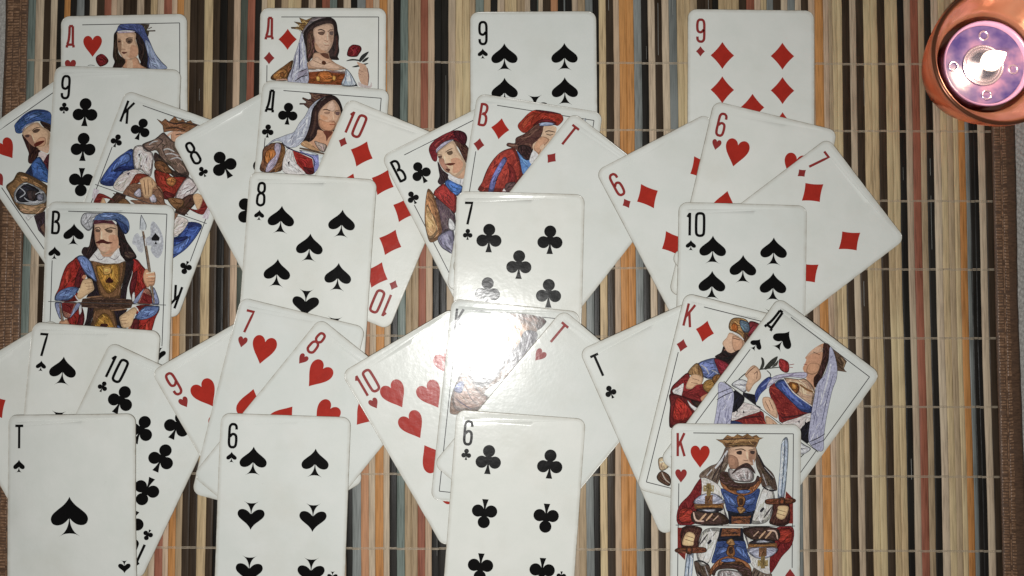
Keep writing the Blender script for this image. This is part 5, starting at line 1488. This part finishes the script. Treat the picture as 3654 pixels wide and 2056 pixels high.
holder = empty('candle_holder', (CX, CY, 1.35), 0, 'round copper coloured glass candle holder at the top right corner of the mat', 'candle holder')
outer = smoothprof([(20.5, 0.0), (22.0, 0.8), (24.6, 6.0), (27.0, 12.5), (29.0, 18.5), (29.7, 21.7), (29.5, 23.6), (28.9, 24.4)])
inner = smoothprof([(28.2, 23.9), (27.2, 21.5), (24.2, 17.0), (21.6, 13.0), (20.9, 8.0), (20.4, 3.2)])
V, Fc = lathe([(0.01, 0.0)]+outer+inner+[(0.01, 3.0)])
o = mesh_obj('bowl', V, Fc, GM.m, holder, smooth=True)
ring = [(28.9*math.cos(2*math.pi*i/72), 28.9*math.sin(2*math.pi*i/72), 24.2) for i in range(72)]
DM = Nodes('dark_copper_rim'); DM.b.inputs['Base Color'].default_value = (0.20, 0.075, 0.04, 1); DM.b.inputs['Metallic'].default_value = 0.6; DM.b.inputs['Roughness'].default_value = 0.28
V, Fc = tube(ring, 0.95, 10, closed=True)
mesh_obj('rim', V, Fc, DM.m, holder, smooth=True)

cand = empty('tealight', (CX, CY, 1.35+3.1), 0, 'lit tealight with lilac wax in a clear cup inside the copper holder', 'candle')
PM = Nodes('clear_cup'); PM.b.inputs['Base Color'].default_value = (0.46, 0.30, 0.52, 1); PM.b.inputs['Roughness'].default_value = 0.18
PM.b.inputs['Transmission Weight'].default_value = 0.35; PM.b.inputs['IOR'].default_value = 1.45
V, Fc = lathe([(0.01, 0), (17.2, 0), (17.9, .5), (18.6, 9.9), (18.9, 10.2), (18.8, 10.5), (18.2, 10.5), (17.7, 9.8), (17.2, 5.2), (16.8, 1.0), (0.01, .8)])
mesh_obj('cup', V, Fc, PM.m, cand, smooth=True)
XM = Nodes('molten_wax')
g = XM.n('ShaderNodeNewGeometry'); nz = XM.noise(g.outputs['Position'], 85.0, 3.0, 0.5)
XM.l(XM.ramp(nz, [(0.35, (0.035, 0.03, 0.14)), (0.5, (0.10, 0.08, 0.20)), (0.68, (0.28, 0.17, 0.27))]), XM.b.inputs['Base Color'])
XM.b.inputs['Roughness'].default_value = 0.25; XM.b.inputs['Coat Weight'].default_value = 0.5; XM.b.inputs['Coat Roughness'].default_value = 0.2
XM.l(XM.bump(nz, 0.3, 0.001), XM.b.inputs['Normal'])
V, Fc = lathe([(0.01, 7.2), (3, 7.2), (8, 7.22), (13, 7.25), (16.0, 7.5), (17.3, 8.1)])
mesh_obj('wax', V, Fc, XM.m, cand, smooth=True)
RM = Nodes('bright_tin'); RM.b.inputs['Base Color'].default_value = (0.72, 0.68, 0.82, 1); RM.b.inputs['Metallic'].default_value = 0.85; RM.b.inputs['Roughness'].default_value = 0.25
def ringmesh(r_, z, t): return tube([(r_*math.cos(2*math.pi*i/48), r_*math.sin(2*math.pi*i/48), z) for i in range(48)], t, 8, closed=True, squash=.6)
V, Fc = lathe([(0.01, 7.7), (2.0, 7.65), (2.4, 7.4), (7.2, 7.32), (8.3, 7.5), (8.6, 7.3)])
base = mesh_obj('wick_base', V, Fc, RM.m, cand, smooth=True)
V, Fc = ringmesh(8.7, 7.55, .35); mesh_obj('ring', V, Fc, RM.m, base, smooth=True)
V, Fc = ringmesh(7.4, 7.5, .22); mesh_obj('ring', V, Fc, RM.m, base, smooth=True)
for a in (88, 182, 275, 352):
    x_ = 13.2*math.cos(math.radians(a)); y_ = 13.2*math.sin(math.radians(a))
    V, Fc = tube([(x_+1.9*math.cos(2*math.pi*i/24), y_+1.9*math.sin(2*math.pi*i/24), 7.5) for i in range(24)], .42, 8, closed=True)
    mesh_obj('cup_stud', V, Fc, RM.m, cand, smooth=True)
KM = Nodes('charred_wick'); KM.b.inputs['Base Color'].default_value = (0.10, 0.05, 0.03, 1)
V, Fc = tube([(0, 0, 7.4), (.2, -.2, 8.6), (.8, -1.0, 10), (1.8, -2.6, 11)], .6, 8)
mesh_obj('wick', V, Fc, KM.m, cand, smooth=True)
FM = Nodes('flame_glow')
FM.b.inputs['Base Color'].default_value = (0, 0, 0, 1)
FM.b.inputs['Emission Color'].default_value = (1.0, 0.80, 0.58, 1); FM.b.inputs['Emission Strength'].default_value = 3.2
V, Fc = lathe([(0.01, 9.6), (1.9, 10.0), (3.7, 11.4), (4.5, 13.4), (4.0, 15.6), (2.6, 19.0), (1.0, 22.4), (0.01, 24.0)], 24)
mesh_obj('flame', V, Fc, FM.m, cand, smooth=True)
cl = bpy.data.lights.new('candle_light', 'POINT'); cl.energy = 0.09; cl.color = (1.0, 0.66, 0.44); cl.shadow_soft_size = 0.003
clo = bpy.data.objects.new('candle_light', cl); clo.location = (CX*MM, CY*MM, (1.35+3.1+24.0)*MM)
COL.objects.link(clo)

# ---------------------------------------------------------------- render settings
scene.render.engine = 'CYCLES'
scene.cycles.max_bounces = 8
scene.cycles.transparent_max_bounces = 8
scene.cycles.sample_clamp_indirect = 8.0
